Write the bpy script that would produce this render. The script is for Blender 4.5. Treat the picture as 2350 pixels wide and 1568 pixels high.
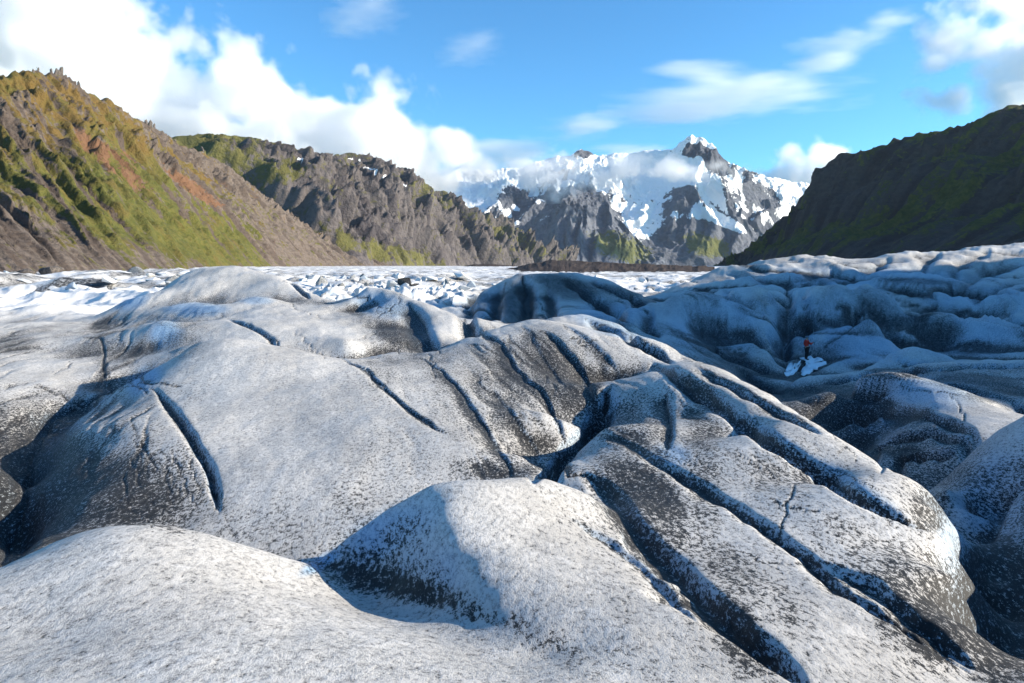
import bpy, math, random
import numpy as np

random.seed(7)
rng = np.random.default_rng(7)
scene = bpy.context.scene
for o in list(bpy.data.objects):
    bpy.data.objects.remove(o)

# ------------------------------------------------------------------ camera
# picture coordinates used below: 2350 x 1568, eye level at row 616
F, CX, HZ = 1567.0, 1175.0, 616.0
EYE = 30.0                                  # eye height above the datum (m)
cam_d = bpy.data.cameras.new("camera")
cam_d.sensor_width = 36.0
cam_d.lens = 36.0 * F / 2350.0
cam_d.shift_y = -(784.0 - HZ) / 2350.0
cam_d.clip_start = 0.1
cam_d.clip_end = 100000.0
cam = bpy.data.objects.new("camera", cam_d)
cam.location = (0, 0, EYE)
cam.rotation_euler = (math.radians(90), 0, 0)
scene.collection.objects.link(cam)
scene.camera = cam

# ------------------------------------------------------------------ light
SUN_EL, SUN_AZ = 19.0, 96.0                 # azimuth clockwise from straight ahead
scene.view_settings.view_transform = 'Standard'
scene.view_settings.look = 'None'
scene.view_settings.exposure = 1.20
scene.view_settings.gamma = 1.0
scene.render.engine = 'CYCLES'
scene.cycles.use_denoising = True
scene.cycles.max_bounces = 20
scene.cycles.diffuse_bounces = 3
scene.cycles.volume_bounces = 20
scene.cycles.transparent_max_bounces = 8

sun_d = bpy.data.lights.new("sun", 'SUN')
sun_d.energy = 5.0
sun_d.angle = math.radians(0.55)
sun_d.color = (1.0, 0.89, 0.72)
sun = bpy.data.objects.new("sun", sun_d)
e, a = math.radians(SUN_EL), math.radians(SUN_AZ)
from mathutils import Vector
to_sun = Vector((math.cos(e) * math.sin(a), math.cos(e) * math.cos(a), math.sin(e)))
sun.rotation_euler = to_sun.to_track_quat('Z', 'Y').to_euler()
scene.collection.objects.link(sun)


class NT:
    """small helper round a node tree"""
    def __init__(self, tree):
        self.t = tree
        tree.nodes.clear()

    def n(self, typ, ins=None, **props):
        nd = self.t.nodes.new(typ)
        for k, v in props.items():
            setattr(nd, k, v)
        for k, v in (ins or {}).items():
            sock = nd.inputs[k]
            if isinstance(v, bpy.types.NodeSocket):
                self.t.links.new(v, sock)
            elif isinstance(v, bpy.types.Node):
                self.t.links.new(v.outputs[0], sock)
            else:
                sock.default_value = v
        return nd

    def math(self, op, a, b=0.0, c=None, clamp=False):
        ins = {0: a, 1: b}
        if c is not None:
            ins[2] = c
        return self.n('ShaderNodeMath', ins, operation=op, use_clamp=clamp).outputs[0]

    def ramp(self, fac, stops, interp='LINEAR'):
        nd = self.n('ShaderNodeValToRGB', {0: fac})
        cr = nd.color_ramp
        cr.interpolation = interp
        while len(cr.elements) < len(stops):
            cr.elements.new(0.5)
        for el, (p, c) in zip(cr.elements, stops):
            el.position = p
            el.color = (c, c, c, 1) if isinstance(c, (int, float)) else (*c, 1)
        return nd.outputs[0]

    def mix(self, fac, a, b, blend='MIX'):
        nd = self.n('ShaderNodeMix', data_type='RGBA', blend_type=blend)
        for i, v in ((0, fac), (6, a), (7, b)):
            if isinstance(v, bpy.types.NodeSocket):
                self.t.links.new(v, nd.inputs[i])
            elif i == 0:
                nd.inputs[0].default_value = v
            else:
                nd.inputs[i].default_value = (*v, 1)
        return nd.outputs[2]

    def noise(self, vec, scale, detail=4.0, rough=0.55, dist=0.0, lac=2.0):
        return self.n('ShaderNodeTexNoise', {'Vector': vec, 'Scale': scale, 'Detail': detail,
                                             'Roughness': rough, 'Distortion': dist, 'Lacunarity': lac}).outputs[0]

    def smooth(self, v, lo, hi):
        return self.n('ShaderNodeMapRange', {0: v, 1: lo, 2: hi, 3: 0.0, 4: 1.0},
                      interpolation_type='SMOOTHSTEP').outputs[0]

    def attr(self, name):
        return self.n('ShaderNodeAttribute', attribute_name=name)

    def scaled(self, vec, s, rot=(0, 0, 0)):
        return self.n('ShaderNodeMapping', {0: vec, 3: s, 2: rot}).outputs[0]


# ------------------------------------------------------------------ sky
world = bpy.data.worlds.new("World")
scene.world = world
world.use_nodes = True
world.cycles.sampling_method = 'MANUAL'
world.cycles.sample_map_resolution = 256
w = NT(world.node_tree)
sky = w.n('ShaderNodeTexSky', sky_type='NISHITA', sun_disc=False,
          sun_elevation=e, sun_rotation=a, air_density=1.0, dust_density=0.1, ozone_density=3.0, altitude=200.0)
skycol = w.mix(1.0, sky.outputs[0], (0.92, 1.74, 2.14), 'MULTIPLY')
bg = w.n('ShaderNodeBackground', {0: skycol, 1: 0.0535})
wo = w.n('ShaderNodeOutputWorld', {0: bg})

# ------------------------------------------------------------------ numeric helpers
def _hash(ix, iy, iz):
    h = (ix * np.uint32(374761393) + iy * np.uint32(668265263) + iz * np.uint32(2147483647 & 0x7feb352d))
    h = (h ^ (h >> np.uint32(13))) * np.uint32(1274126177)
    h ^= h >> np.uint32(16)
    return h


def perlin(x, y, z=None):
    x = np.asarray(x, np.float64); y = np.asarray(y, np.float64)
    z = np.zeros_like(x) if z is None else np.asarray(z, np.float64) + np.zeros_like(x)
    xi = np.floor(x); yi = np.floor(y); zi = np.floor(z)
    fx, fy, fz = (x - xi).astype(np.float32), (y - yi).astype(np.float32), (z - zi).astype(np.float32)
    xi = xi.astype(np.int64).astype(np.uint32); yi = yi.astype(np.int64).astype(np.uint32); zi = zi.astype(np.int64).astype(np.uint32)
    u, v, t = [f * f * f * (f * (f * 6 - 15) + 10) for f in (fx, fy, fz)]

    def g(dx, dy, dz):
        h = _hash(xi + np.uint32(dx), yi + np.uint32(dy), zi + np.uint32(dz))
        gx = (h & np.uint32(255)).astype(np.float32) / 127.5 - 1
        gy = ((h >> np.uint32(8)) & np.uint32(255)).astype(np.float32) / 127.5 - 1
        gz = ((h >> np.uint32(16)) & np.uint32(255)).astype(np.float32) / 127.5 - 1
        return gx * (fx - dx) + gy * (fy - dy) + gz * (fz - dz)
    l = lambda a_, b_, k: a_ + k * (b_ - a_)
    x0 = l(l(g(0, 0, 0), g(1, 0, 0), u), l(g(0, 1, 0), g(1, 1, 0), u), v)
    x1 = l(l(g(0, 0, 1), g(1, 0, 1), u), l(g(0, 1, 1), g(1, 1, 1), u), v)
    return l(x0, x1, t)


def fbm(x, y, z=0.0, octaves=5, gain=0.5, lac=2.03):
    s, amp, x, y, z = 0.0, 1.0, np.asarray(x), np.asarray(y), np.asarray(z) + np.zeros_like(x)
    for i in range(octaves):
        s = s + amp * perlin(x + 17.3 * i, y - 9.1 * i, z + 3.7 * i)
        x, y, z, amp = x * lac, y * lac, z * lac, amp * gain
    return s


def ridged(x, y, z=0.0, octaves=5, gain=0.5, lac=2.07):
    s, amp, wgt, x, y, z = 0.0, 1.0, 1.0, np.asarray(x), np.asarray(y), np.asarray(z) + np.zeros_like(x)
    for i in range(octaves):
        r = 1 - np.abs(perlin(x + 11.3 * i, y + 5.1 * i, z - 7.7 * i)) * 1.7
        r = np.clip(r, 0, 1) ** 2 * wgt
        wgt = np.clip(r * 1.6, 0.15, 1)
        s = s + amp * r
        x, y, z, amp = x * lac, y * lac, z * lac, amp * gain
    return s


def sstep(v, lo, hi):
    t = np.clip((v - lo) / (hi - lo), 0, 1)
    return t * t * (3 - 2 * t)


def tps_fit(P, V, lam=1e-4):
    n = len(P)
    r2 = ((P[:, None, :] - P[None, :, :]) ** 2).sum(-1)
    K = -(r2 ** 0.75)
    A = np.zeros((n + 3, n + 3))
    A[:n, :n] = K + lam * np.eye(n)
    A[:n, n] = 1; A[:n, n + 1:] = P
    A[n, :n] = 1; A[n + 1:, :n] = P.T
    b = np.zeros(n + 3); b[:n] = V
    return np.linalg.solve(A, b)


def tps_eval(P, wts, Q):
    out = np.empty(len(Q)); n = len(P)
    for i in range(0, len(Q), 4000):
        q = Q[i:i + 4000]
        r2 = ((q[:, None, :] - P[None, :, :]) ** 2).sum(-1)
        out[i:i + 4000] = -(r2 ** 0.75) @ wts[:n] + wts[n] + q @ wts[n + 1:]
    return out


def upsample(G, r_in, c_in, r_out, c_out):
    """cubic (Catmull-Rom) resampling of a grid given on uniform r_in, c_in"""
    def ax(G, x_in, x_out):
        t = (x_out - x_in[0]) / (x_in[1] - x_in[0])
        i = np.clip(np.floor(t).astype(int), 0, len(x_in) - 2)
        f = (t - i)[:, None]
        n = len(x_in) - 1
        p0, p1, p2, p3 = G[np.maximum(i - 1, 0)], G[i], G[i + 1], G[np.minimum(i + 2, n)]
        return p1 + 0.5 * f * (p2 - p0 + f * (2 * p0 - 5 * p1 + 4 * p2 - p3 + f * (3 * (p1 - p2) + p3 - p0)))
    return ax(ax(G, r_in, r_out).T, c_in, c_out).T


def grid_mesh(name, X, Y, Z, mat, attrs=None, parent=None, smooth=True, flip=False):
    R, C = X.shape
    co = np.stack([X, Y, Z], -1).reshape(-1, 3).astype(np.float32)
    idx = np.arange(R * C).reshape(R, C)
    q = np.stack([idx[:-1, :-1], idx[:-1, 1:], idx[1:, 1:], idx[1:, :-1]], -1).reshape(-1, 4)
    if flip:
        q = q[:, ::-1]
    me = bpy.data.meshes.new(name)
    me.vertices.add(R * C)
    me.vertices.foreach_set('co', co.ravel())
    me.loops.add(q.size)
    me.loops.foreach_set('vertex_index', q.ravel().astype(np.int32))
    me.polygons.add(len(q))
    me.polygons.foreach_set('loop_start', np.arange(0, q.size, 4, dtype=np.int32))
    me.polygons.foreach_set('loop_total', np.full(len(q), 4, np.int32))
    if smooth:
        me.polygons.foreach_set('use_smooth', np.ones(len(q), bool))
    for k, v in (attrs or {}).items():
        at = me.attributes.new(k, 'FLOAT', 'POINT')
        at.data.foreach_set('value', np.asarray(v, np.float32).ravel())
    me.update(calc_edges=True)
    me.materials.append(mat)
    o = bpy.data.objects.new(name, me)
    scene.collection.objects.link(o)
    o.parent = parent
    return o


def py_mesh(name, verts, faces, mat, parent=None, smooth=True):
    me = bpy.data.meshes.new(name)
    me.from_pydata([tuple(v) for v in verts], [], faces)
    me.update()
    if smooth:
        me.polygons.foreach_set('use_smooth', np.ones(len(me.polygons), bool))
    me.materials.append(mat)
    o = bpy.data.objects.new(name, me)
    scene.collection.objects.link(o)
    o.parent = parent
    return o


def tag(o, label, cat, kind=None, group=None):
    o['label'] = label
    o['category'] = cat
    if kind:
        o['kind'] = kind
    if group:
        o['group'] = group
    return o


def material(name):
    m = bpy.data.materials.new(name)
    m.use_nodes = True
    return m, NT(m.node_tree)


# ------------------------------------------------------------------ materials
def make_ice(name, near):
    """glacier ice: weathered white crust, blue where bare or where shade is painted, black ash where 'dirt' says so"""
    m, t = material(name)
    pos = t.n('ShaderNodeNewGeometry').outputs['Position']
    dirt_shade = t.attr('dirt_shade').outputs['Fac']
    blue = t.attr('blue').outputs['Fac']
    k = 1.0 if near else 0.10
    clean = t.attr('clean').outputs['Fac']
    st = t.scaled(pos, (1.0, 0.6, 1.3), (0, 0, math.radians(-12)))
    n1 = t.noise(st, 0.6 * k, 4.0, 0.6)
    n2 = t.noise(pos, 4.5 * k, 3.0, 0.6)
    g1 = t.noise(st, 21.0 * k, 4.0, 0.90)                 # grit of every size from a hand's breadth to a grain
    crust = t.mix(t.smooth(n1, 0.35, 0.68), (0.56, 0.545, 0.52), (0.40, 0.388, 0.37))
    crust = t.mix(t.math('MULTIPLY', t.smooth(n2, 0.48, 0.70), 0.45), crust, (0.65, 0.64, 0.625))
    crust = t.mix(t.math('MULTIPLY', t.smooth(g1, 0.44, 0.60), 0.70), crust, (0.20, 0.198, 0.194))
    crust = t.mix(clean, crust, t.mix(t.smooth(g1, 0.40, 0.66), (0.88, 0.875, 0.86), (0.55, 0.545, 0.535)))
    bl = t.mix(t.smooth(g1, 0.40, 0.60), (0.27, 0.43, 0.60), (0.11, 0.24, 0.40))
    base = t.mix(t.math('MULTIPLY', blue, 0.9), crust, bl)
    # ash: a thin film, and grains where the grit beats a threshold set by the amount of dirt
    film = t.math('MULTIPLY', dirt_shade, 0.25, clamp=True)
    base = t.mix(film, base, (0.065, 0.064, 0.064))
    thr = t.math('SUBTRACT', 0.635, t.math('MULTIPLY', dirt_shade, 0.245))
    ash = t.smooth(t.math('SUBTRACT', g1, thr), -0.030, 0.045)
    ashcol = t.mix(t.smooth(n2, 0.3, 0.7), (0.006, 0.006, 0.006), (0.016, 0.015, 0.0145))
    col = t.mix(t.math('MULTIPLY', ash, 0.96), base, ashcol)
    hgt = t.math('ADD', t.math('MULTIPLY', n2, 0.4), t.math('MULTIPLY', g1, -0.5))
    bump = t.n('ShaderNodeBump', {'Strength': 0.40, 'Distance': 0.07 if near else 0.6, 'Height': hgt})
    rough = t.math('ADD', 0.40, t.math('MULTIPLY', n2, 0.35))
    b = t.n('ShaderNodeBsdfPrincipled', {'Base Color': col, 'Roughness': rough, 'Normal': bump.outputs[0], 'IOR': 1.31,
                                         'Specular IOR Level': 0.35})
    t.n('ShaderNodeOutputMaterial', {0: b})
    return m


ice_near = make_ice("glacier_ice", True)
ice_far = make_ice("far_glacier_ice", False)


def make_slope(name, scale, rock, rock2, grass, grass2, scree, snowc=(0.86, 0.88, 0.90)):
    """mountain ground: rock, with grass, red scree and snow laid on by painted cover maps"""
    m, t = material(name)
    geo = t.n('ShaderNodeNewGeometry')
    pos = geo.outputs['Position']
    n1 = t.noise(pos, 6.0 / scale, 6.0, 0.6)
    n2 = t.noise(pos, 34.0 / scale, 6.0, 0.65)
    strata = t.math('ADD', t.math('MULTIPLY', t.noise(t.scaled(pos, (0.8, 0.8, 4.0)), 9.0 / scale, 5.0, 0.6, 0.8), 0.5), t.math('MULTIPLY', t.attr('runnel').outputs['Fac'], 0.5))
    rk = t.mix(t.smooth(strata, 0.36, 0.66), rock, rock2)
    rk = t.mix(t.math('MULTIPLY', t.smooth(n2, 0.35, 0.75), 0.55), rk, tuple(c * 0.45 for c in rock))
    gr = t.mix(t.smooth(n2, 0.35, 0.7), grass, grass2)
    gr = t.mix(t.math('MULTIPLY', t.smooth(n1, 0.45, 0.7), 0.5), gr, tuple(c * 0.55 for c in grass))
    gr = t.mix(t.math('MULTIPLY', t.attr('dry').outputs['Fac'], t.smooth(n1, 0.25, 0.6)), gr, (0.125, 0.082, 0.026))
    nm = t.math('MULTIPLY', t.math('SUBTRACT', t.math('ADD', t.math('MULTIPLY', n1, 0.4), t.math('MULTIPLY', n2, 0.6)), 0.5), 2.8)
    g = t.smooth(t.math('ADD', t.attr('grass').outputs['Fac'], nm), 0.36, 0.66)
    r = t.smooth(t.math('ADD', t.attr('red').outputs['Fac'], nm), 0.40, 0.70)
    s = t.smooth(t.math('ADD', t.attr('snow').outputs['Fac'], t.math('MULTIPLY', nm, 0.55)), 0.46, 0.56)
    col = t.mix(r, rk, scree)
    col = t.mix(g, col, gr)
    col = t.mix(s, col, snowc)
    bump = t.n('ShaderNodeBump', {'Strength': 1.0, 'Distance': scale * 0.022,
                                  'Height': t.math('ADD', n2, t.math('MULTIPLY', n1, 0.6))})
    b = t.n('ShaderNodeBsdfPrincipled', {'Base Color': col, 'Roughness': 0.92, 'Normal': bump.outputs[0],
                                         'Specular IOR Level': 0.15})
    t.n('ShaderNodeOutputMaterial', {0: b})
    return m


# ------------------------------------------------------------------ the near glacier
# control points: picture column, picture row, and either height z against the eye or distance D.
CP = []


def cp(px, py, z=None, D=None):
    """a point of the ice surface; the distance follows from its height where the height is given"""
    if D is None:
        D = -z * F / (py - HZ)
    CP.append((px, D, py))


def crest(pts, ratio=1.12, drop=0.6, zmode=True):
    """a crest line with the lee side that falls away behind it"""
    for i, (px, py, v) in enumerate(pts):
        D = -v * F / (py - HZ) if zmode else v
        CP.append((px, D, py))
        z = (HZ - py) / F * D
        if drop > 0:
            D2 = D * ratio
            CP.append((px, D2, HZ - (z - drop) * F / D2))
    for (p0, p1) in zip(pts[:-1], pts[1:]):
        n = int(abs(p1[0] - p0[0]) / 45)
        for k in range(1, n + 1):
            f = k / (n + 1)
            px, py, v = [q0 + (q1 - q0) * f for q0, q1 in zip(p0, p1)]
            D = -v * F / (py - HZ) if zmode else v
            CP.append((px, D, py))


def pts(lst):
    for p in lst:
        cp(p[0], p[1], D=p[2])


for px in (-400, 0, 400, 800, 1200, 1600, 2000, 2400, 2700):      # underfoot, below the frame
    CP.append((px, 1.7, HZ + 1.62 * F / 1.7))
for px, z in ((-300, -1.85), (100, -1.8), (500, -1.8), (900, -1.9), (1300, -2.0), (1700, -2.1), (2000, -2.25)):
    cp(px, 1568, z)
# A foreground hump
crest([(-300, 1400, -2.3), (-150, 1350, -2.3), (0, 1310, -2.25), (100, 1262, -2.2), (200, 1226, -2.15), (340, 1207, -2.15),
       (450, 1222, -2.2), (600, 1262, -2.35)], 1.12, 0.55)
crest([(650, 1280, -2.42), (700, 1296, -2.5)], 1.10, 0.35)
for p in ((340, 1400, -1.95), (100, 1450, -1.95), ):
    cp(*p)
# B pyramid
crest([(745, 1275, -2.6), (800, 1234, -2.45), (900, 1163, -2.22), (985, 1118, -2.05), (1100, 1107, -2.1), (1220, 1104, -2.3)], 1.10, 0.7)
for p in ((760, 1303, -2.62), (820, 1325, -2.62), (900, 1347, -2.6), (1000, 1387, -2.5), (1100, 1432, -2.35), (1250, 1505, -2.22), (880, 1250, -2.45), (930, 1300, -2.45),
          (650, 1350, -2.3), (760, 1400, -2.3), (900, 1450, -2.25), (1000, 1500, -2.12),
          (1010, 1180, -2.1), (1040, 1250, -2.18), (1080, 1320, -2.25), (1140, 1380, -2.25), (1250, 1450, -2.2), (1100, 1200, -2.12), (1200, 1250, -2.2), (1300, 1350, -2.2), (1450, 1450, -2.15),
          (1480, 1300, -2.42), (1600, 1500, -2.15), (1350, 1200, -2.4)):
    cp(*p)
# C big left hump
for p in ((200, 1225, -3.3), (340, 1205, -3.3), (600, 1262, -3.3), (720, 1292, -3.3), (850, 1188, -3.15), (1000, 1112, -3.1),
          (1150, 1095, -3.1), (600, 1000, -2.95), (500, 1100, -3.1), (750, 1100, -3.05), (900, 1000, -2.9), (430, 900, -2.72),
          (600, 880, -2.6), (800, 920, -2.75), (700, 1200, -3.2)):
    cp(*p)
crest([(290, 892, -3.0), (330, 864, -2.8), (360, 842, -2.6), (440, 792, -2.2), (530, 778, -2.1), (620, 790, -2.25), (700, 808, -2.5), (770, 824, -2.7)], 1.13, 0.6)
cp(270, 895, -3.35); cp(250, 860, -3.3); cp(235, 840, -3.2)
# D, E left humps and the channel between
for p in ((330, 897, -2.85), (200, 985, -3.1), (300, 1000, -2.95), (400, 1050, -3.05), (200, 1150, -3.35), (100, 1230, -3.55), (420, 1200, -3.3),
          (180, 935, -3.5), (105, 970, -3.55), (60, 1090, -3.85), (30, 1220, -3.95),
          (-100, 1000, -2.8), (0, 1080, -3.3), (-200, 1200, -2.7), (50, 930, -3.2), (120, 880, -3.2), (60, 830, -3.0), (150, 790, -3.0), (50, 770, -2.9)):
    cp(*p)
crest([(-300, 770, -2.9), (-150, 755, -2.85), (0, 745, -2.8), (100, 738, -2.8), (180, 742, -2.9), (240, 746, -3.0)], 1.2, 1.3)
# knob
pts([(315, 765, 31.5), (330, 815, 25), (400, 800, 24), (450, 790, 23)])
crest([(345, 745, -2.3), (372, 733, -2.05), (420, 745, -2.25)], 1.1, 0.35)
# F upper left dome
crest([(238, 717, 40), (300, 682, 40.3), (370, 664, 41.5), (400, 646, 44), (430, 627, 46), (500, 613, 48), (560, 616, 48), (650, 641, 44), (700, 661, 42),
       (760, 692, 38), (830, 718, 35)], 1.2, 1.8, False)
pts([(600, 700, 33), (480, 700, 34), (450, 660, 41), (540, 650, 42), (700, 760, 26), (600, 740, 27), (800, 780, 24), (500, 735, 29), (420, 717, 34), (330, 720, 36)])
crest([(400, 700, 36), (450, 690, 37), (500, 705, 35)], 1.05, 0.2, False)
crest([(545, 690, 36), (590, 678, 37), (640, 690, 36)], 1.05, 0.2, False)
# G middle hump
crest([(770, 700, 36), (800, 675, 36), (840, 660, 37), (900, 668, 36), (960, 690, 34), (1050, 722, 31), (1100, 737, 30), (1150, 745, 30)], 1.15, 1.1, False)
pts([(800, 722, 33), (850, 735, 30.5), (900, 756, 29), (970, 802, 24.5), (1000, 760, 27), (1050, 785, 24.5), (900, 782, 26), (900, 808, 23)])
# H striped slab
crest([(860, 818, 21.5), (940, 815, 21.6), (1010, 800, 22.5), (1080, 770, 24.5), (1180, 742, 27), (1230, 736, 27.5), (1330, 748, 27), (1430, 785, 25)], 1.1, 0.55, False)
pts([(1000, 900, 15.5), (1200, 850, 18.5), (1100, 1000, 12), (1250, 950, 13.8), (1330, 880, 17), (1200, 1050, 11.2), (1400, 850, 19.5)])
pts([(1235, 1102, 11.4), (1300, 1052, 12.7), (1360, 987, 15), (1400, 892, 19)])
# J long slab running down to the right
pts([(1290, 1085, 9.4), (1390, 985, 11.8), (1420, 900, 15.8), (1480, 842, 19.5), (1560, 830, 20.5), (1500, 1000, 11), (1600, 950, 13), (1700, 1000, 11.2),
     (1700, 1200, 6.9), (1900, 1100, 8.7), (1900, 1300, 5.7), (1900, 1500, 4.0), (2100, 1400, 4.9), (2050, 1250, 6.4), (1500, 1150, 7.9)])
crest([(1530, 800, 23.5), (1620, 838, 19.5), (1720, 888, 16), (1800, 930, 13.6), (1880, 982, 11.6), (1950, 1025, 10.2), (2050, 1082, 9.1)], 1.16, 1.5, False)
pts([(2100, 1110, 8.6), (2140, 1135, 8.2), (2160, 1190, 7.4), (2170, 1250, 6.7), (2195, 1330, 5.8), (2228, 1440, 4.9), (2225, 1568, 4.1), (2120, 1190, 7.2), (2130, 1300, 5.9)])
pts([(2175, 1120, 11.0), (2225, 1180, 10.4), (2245, 1250, 9.2), (2270, 1330, 8.2), (2290, 1568, 5.6)])
# chasm and the right-hand humps
pts([(2185, 1300, 9.5), (2250, 1430, 7.5), (2275, 1500, 6.2), (2330, 1450, 6.6), (2300, 1350, 8), (2350, 1200, 9.5), (2250, 1200, 11), (2350, 1050, 11.5),
     (2200, 1068, 13.5), (2600, 1000, 9), (2600, 1300, 6), (2500, 1500, 5), (2450, 1150, 9), (2360, 1568, 5.2)])
crest([(2240, 1028, 13.6), (2290, 988, 13.4), (2350, 955, 13), (2450, 905, 12.6), (2650, 850, 12)], 1.12, 0.9, False)
crest([(1908, 912, 24), (1940, 872, 25), (2000, 865, 24.5), (2060, 860, 24), (2200, 890, 22), (2330, 948, 19)], 1.12, 0.8, False)
pts([(1960, 960, 22), (1980, 1030, 21), (2100, 950, 20), (2100, 1050, 17.5), (2250, 965, 18), (2150, 1130, 15.5), (2200, 1000, 17),
     (1810, 905, 38), (1870, 960, 30), (1960, 1030, 23), (1850, 870, 40), (1870, 900, 36)])
crest([(1900, 868, 38), (2000, 840, 38), (2100, 835, 37), (2200, 828, 36), (2350, 822, 35), (2600, 818, 34)], 1.1, 1.19, False)
pts([(2000, 870, 33), (2150, 860, 31), (2350, 900, 27), (2300, 920, 24)])
crest([(2030, 822, 43), (2100, 798, 43), (2150, 815, 42)], 1.06, 0.85, False)
# P blue walls behind the climber
crest([(1490, 705, 50), (1540, 670, 54), (1600, 645, 56.5), (1680, 634, 58), (1760, 640, 58.5), (1795, 650, 59)], 1.1, 1.8, False)
pts([(1500, 760, 47), (1600, 750, 51.5), (1700, 700, 54.5), (1785, 690, 56), (1785, 760, 53), (1788, 835, 49), (1700, 800, 49), (1620, 800, 46), (1700, 842, 44), (1790, 890, 41)])
crest([(1650, 770, 49), (1720, 762, 49.5), (1770, 790, 48.5)], 1.05, 0.35, False)
pts([(1822, 690, 63), (1828, 760, 57), (1840, 826, 50), (1853, 827, 50), (1880, 829, 48), (1815, 850, 45)])
crest([(1845, 650, 64), (1900, 652, 60), (1950, 662, 58.5), (2050, 685, 57), (2150, 716, 56)], 1.08, 1.5, False)
pts([(1875, 740, 55), (1890, 800, 51), (1950, 725, 56), (2045, 765, 52.5), (1960, 800, 48.5), (1980, 838, 46)])
crest([(1960, 735, 54.5), (2003, 711, 54), (2040, 755, 52), (2080, 792, 50)], 1.06, 1.36, False)
crest([(2150, 722, 62), (2240, 718, 61), (2300, 730, 59), (2350, 742, 58), (2500, 750, 57)], 1.1, 2.04, False)
pts([(2100, 762, 58), (2200, 800, 52), (2350, 800, 50)])
crest([(2010, 650, 82), (2080, 638, 82), (2200, 642, 80), (2350, 648, 78), (2550, 645, 77)], 1.08, 2.04, False)
pts([(2150, 690, 70), (2300, 690, 68), (2100, 680, 71)])
crest([(1590, 642, 98), (1620, 620, 103), (1680, 603, 110), (1800, 598, 112), (1900, 600, 112), (2000, 594, 112), (2060, 590, 112), (2130, 578, 115), (2250, 572, 116),
       (2350, 562, 118), (2650, 550, 118)], 1.12, 3.0, False)
pts([(1700, 622, 95), (1850, 634, 90), (2000, 630, 92), (2200, 622, 94), (2350, 617, 94)])
# R dark fan of ice and the blue ridge before it
crest([(1040, 712, 58), (1060, 690, 62), (1100, 662, 68), (1160, 640, 72), (1220, 630, 74), (1280, 624, 75), (1340, 632, 74), (1420, 648, 70), (1480, 668, 64)], 1.12, 2.0, False)
pts([(1060, 735, 50), (1180, 742, 46), (1280, 735, 44), (1250, 680, 58), (1120, 700, 58), (1380, 700, 56), (1450, 740, 47), (1350, 715, 48)])
crest([(1270, 727, 33), (1330, 722, 34), (1420, 745, 33), (1500, 785, 29)], 1.12, 0.9, False)
# plain beyond, falling to the far glacier level
for px in (-350, -150, 0, 200, 400, 600, 800, 950):
    for D, z in ((60, -4.4), (80, -4.5), (105, -4.5), (140, -4.4)):
        CP.append((px, D, HZ - z * F / D))
for px in (1100, 1300, 1480):
    for D, z in ((100, -3.6), (140, -4.2)):
        CP.append((px, D, HZ - z * F / D))
for px in (1650, 1900, 2200, 2600):
    CP.append((px, 140, HZ + 3.0 * F / 140))

for px in (-1050, -700):
    for D, z in ((1.4, -1.6), (3, -1.9), (6, -2.3), (12, -2.8), (25, -3.0), (45, -4.0), (90, -4.5), (140, -4.4)):
        CP.append((px, D, HZ - z * F / D))
for px in (3000, 3450):
    for D, z in ((1.4, -1.6), (3, -2.0), (6, -2.3), (12, -2.6), (25, -4.0), (45, -4.5), (90, -2.0), (140, -3.0)):
        CP.append((px, D, HZ - z * F / D))
CPa = np.array(CP)
P = np.stack([CPa[:, 0] / F, np.log(CPa[:, 1])], 1)
wt = tps_fit(P, (CPa[:, 2] - HZ) / F, 3e-4)

cols = np.concatenate([np.linspace(-1000, -70, 85), np.linspace(-66, 2416, 770), np.linspace(2420, 3400, 85)])   # finest inside the frame
PX0, PX1, NC, CELL = cols[0], cols[-1], len(cols), 3.23
lnD = [math.log(1.35)]
while lnD[-1] < math.log(138.0):
    D = math.exp(lnD[-1])
    lnD.append(lnD[-1] + min(max(0.0011 * D, 0.0036), 0.0064))
lnD = np.array(lnD)
rc = np.linspace(lnD[0], lnD[-1], 240); cc = np.linspace(PX0, PX1, 340)
Q = np.stack(np.meshgrid(cc / F, rc), -1).reshape(-1, 2)
G = upsample(tps_eval(P, wt, Q).reshape(240, 340), rc, cc, lnD, cols)
DD = np.exp(lnD)[:, None] + np.zeros_like(G)
GX = (cols[None, :] - CX) / F * DD
GY = DD
GZ = -G * DD                                    # height against the eye
R_, C_ = G.shape

# gentle undulation of the ice, growing with distance, plus flutes that run along the flow
und = fbm(GX * 0.45, GY * 0.30, 1.3, 4) * 0.10 * np.clip(DD / 12, 0.5, 3.0)
fl_u = GX * 0.90 + GY * 0.28 + 0.5 * fbm(GX * 0.25, GY * 0.25, 4.0, 3)
fl_v = -GX * 0.28 + GY * 0.90
flute = fbm(fl_u * 0.9, fl_v * 0.10, 7.7, 4, 0.55)
GZ = GZ + und * 0.6 + flute * 0.022 * np.clip(DD / 14, 0.4, 2.0)
GZ0 = GZ.copy()
far_k = sstep(DD, 30, 60)
blk = ridged(GX * 0.09 + 5, GY * 0.07, 2.2, 4, 0.5)
GZ = GZ + far_k * (blk - 1.15) * 0.55 * sstep(DD, 35, 80)
# the middle ground left of the blue walls breaks up into blocks
brk = sstep(DD, 52, 75) * sstep(cols[None, :] - 640, 0, 120) * (1 - sstep(cols[None, :] - 1040, 0, 80))
GZ = GZ + brk * (ridged(GX * 0.16, GY * 0.11, 9.1, 4, 0.55) - 0.7) * 1.5
GZ = GZ - 0.45 * sstep(DD, 48, 60) * sstep(cols[None, :], 1000, 1080) * (1 - sstep(cols[None, :], 1480, 1580))
leftf = sstep(DD, 52, 80) * (1 - sstep(cols[None, :] - 620, 0, 120))
GZ = GZ + leftf * (ridged(GX * 0.05 + GY * 0.02, GY * 0.03, 3.1, 4) - 0.9) * 1.9

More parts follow.
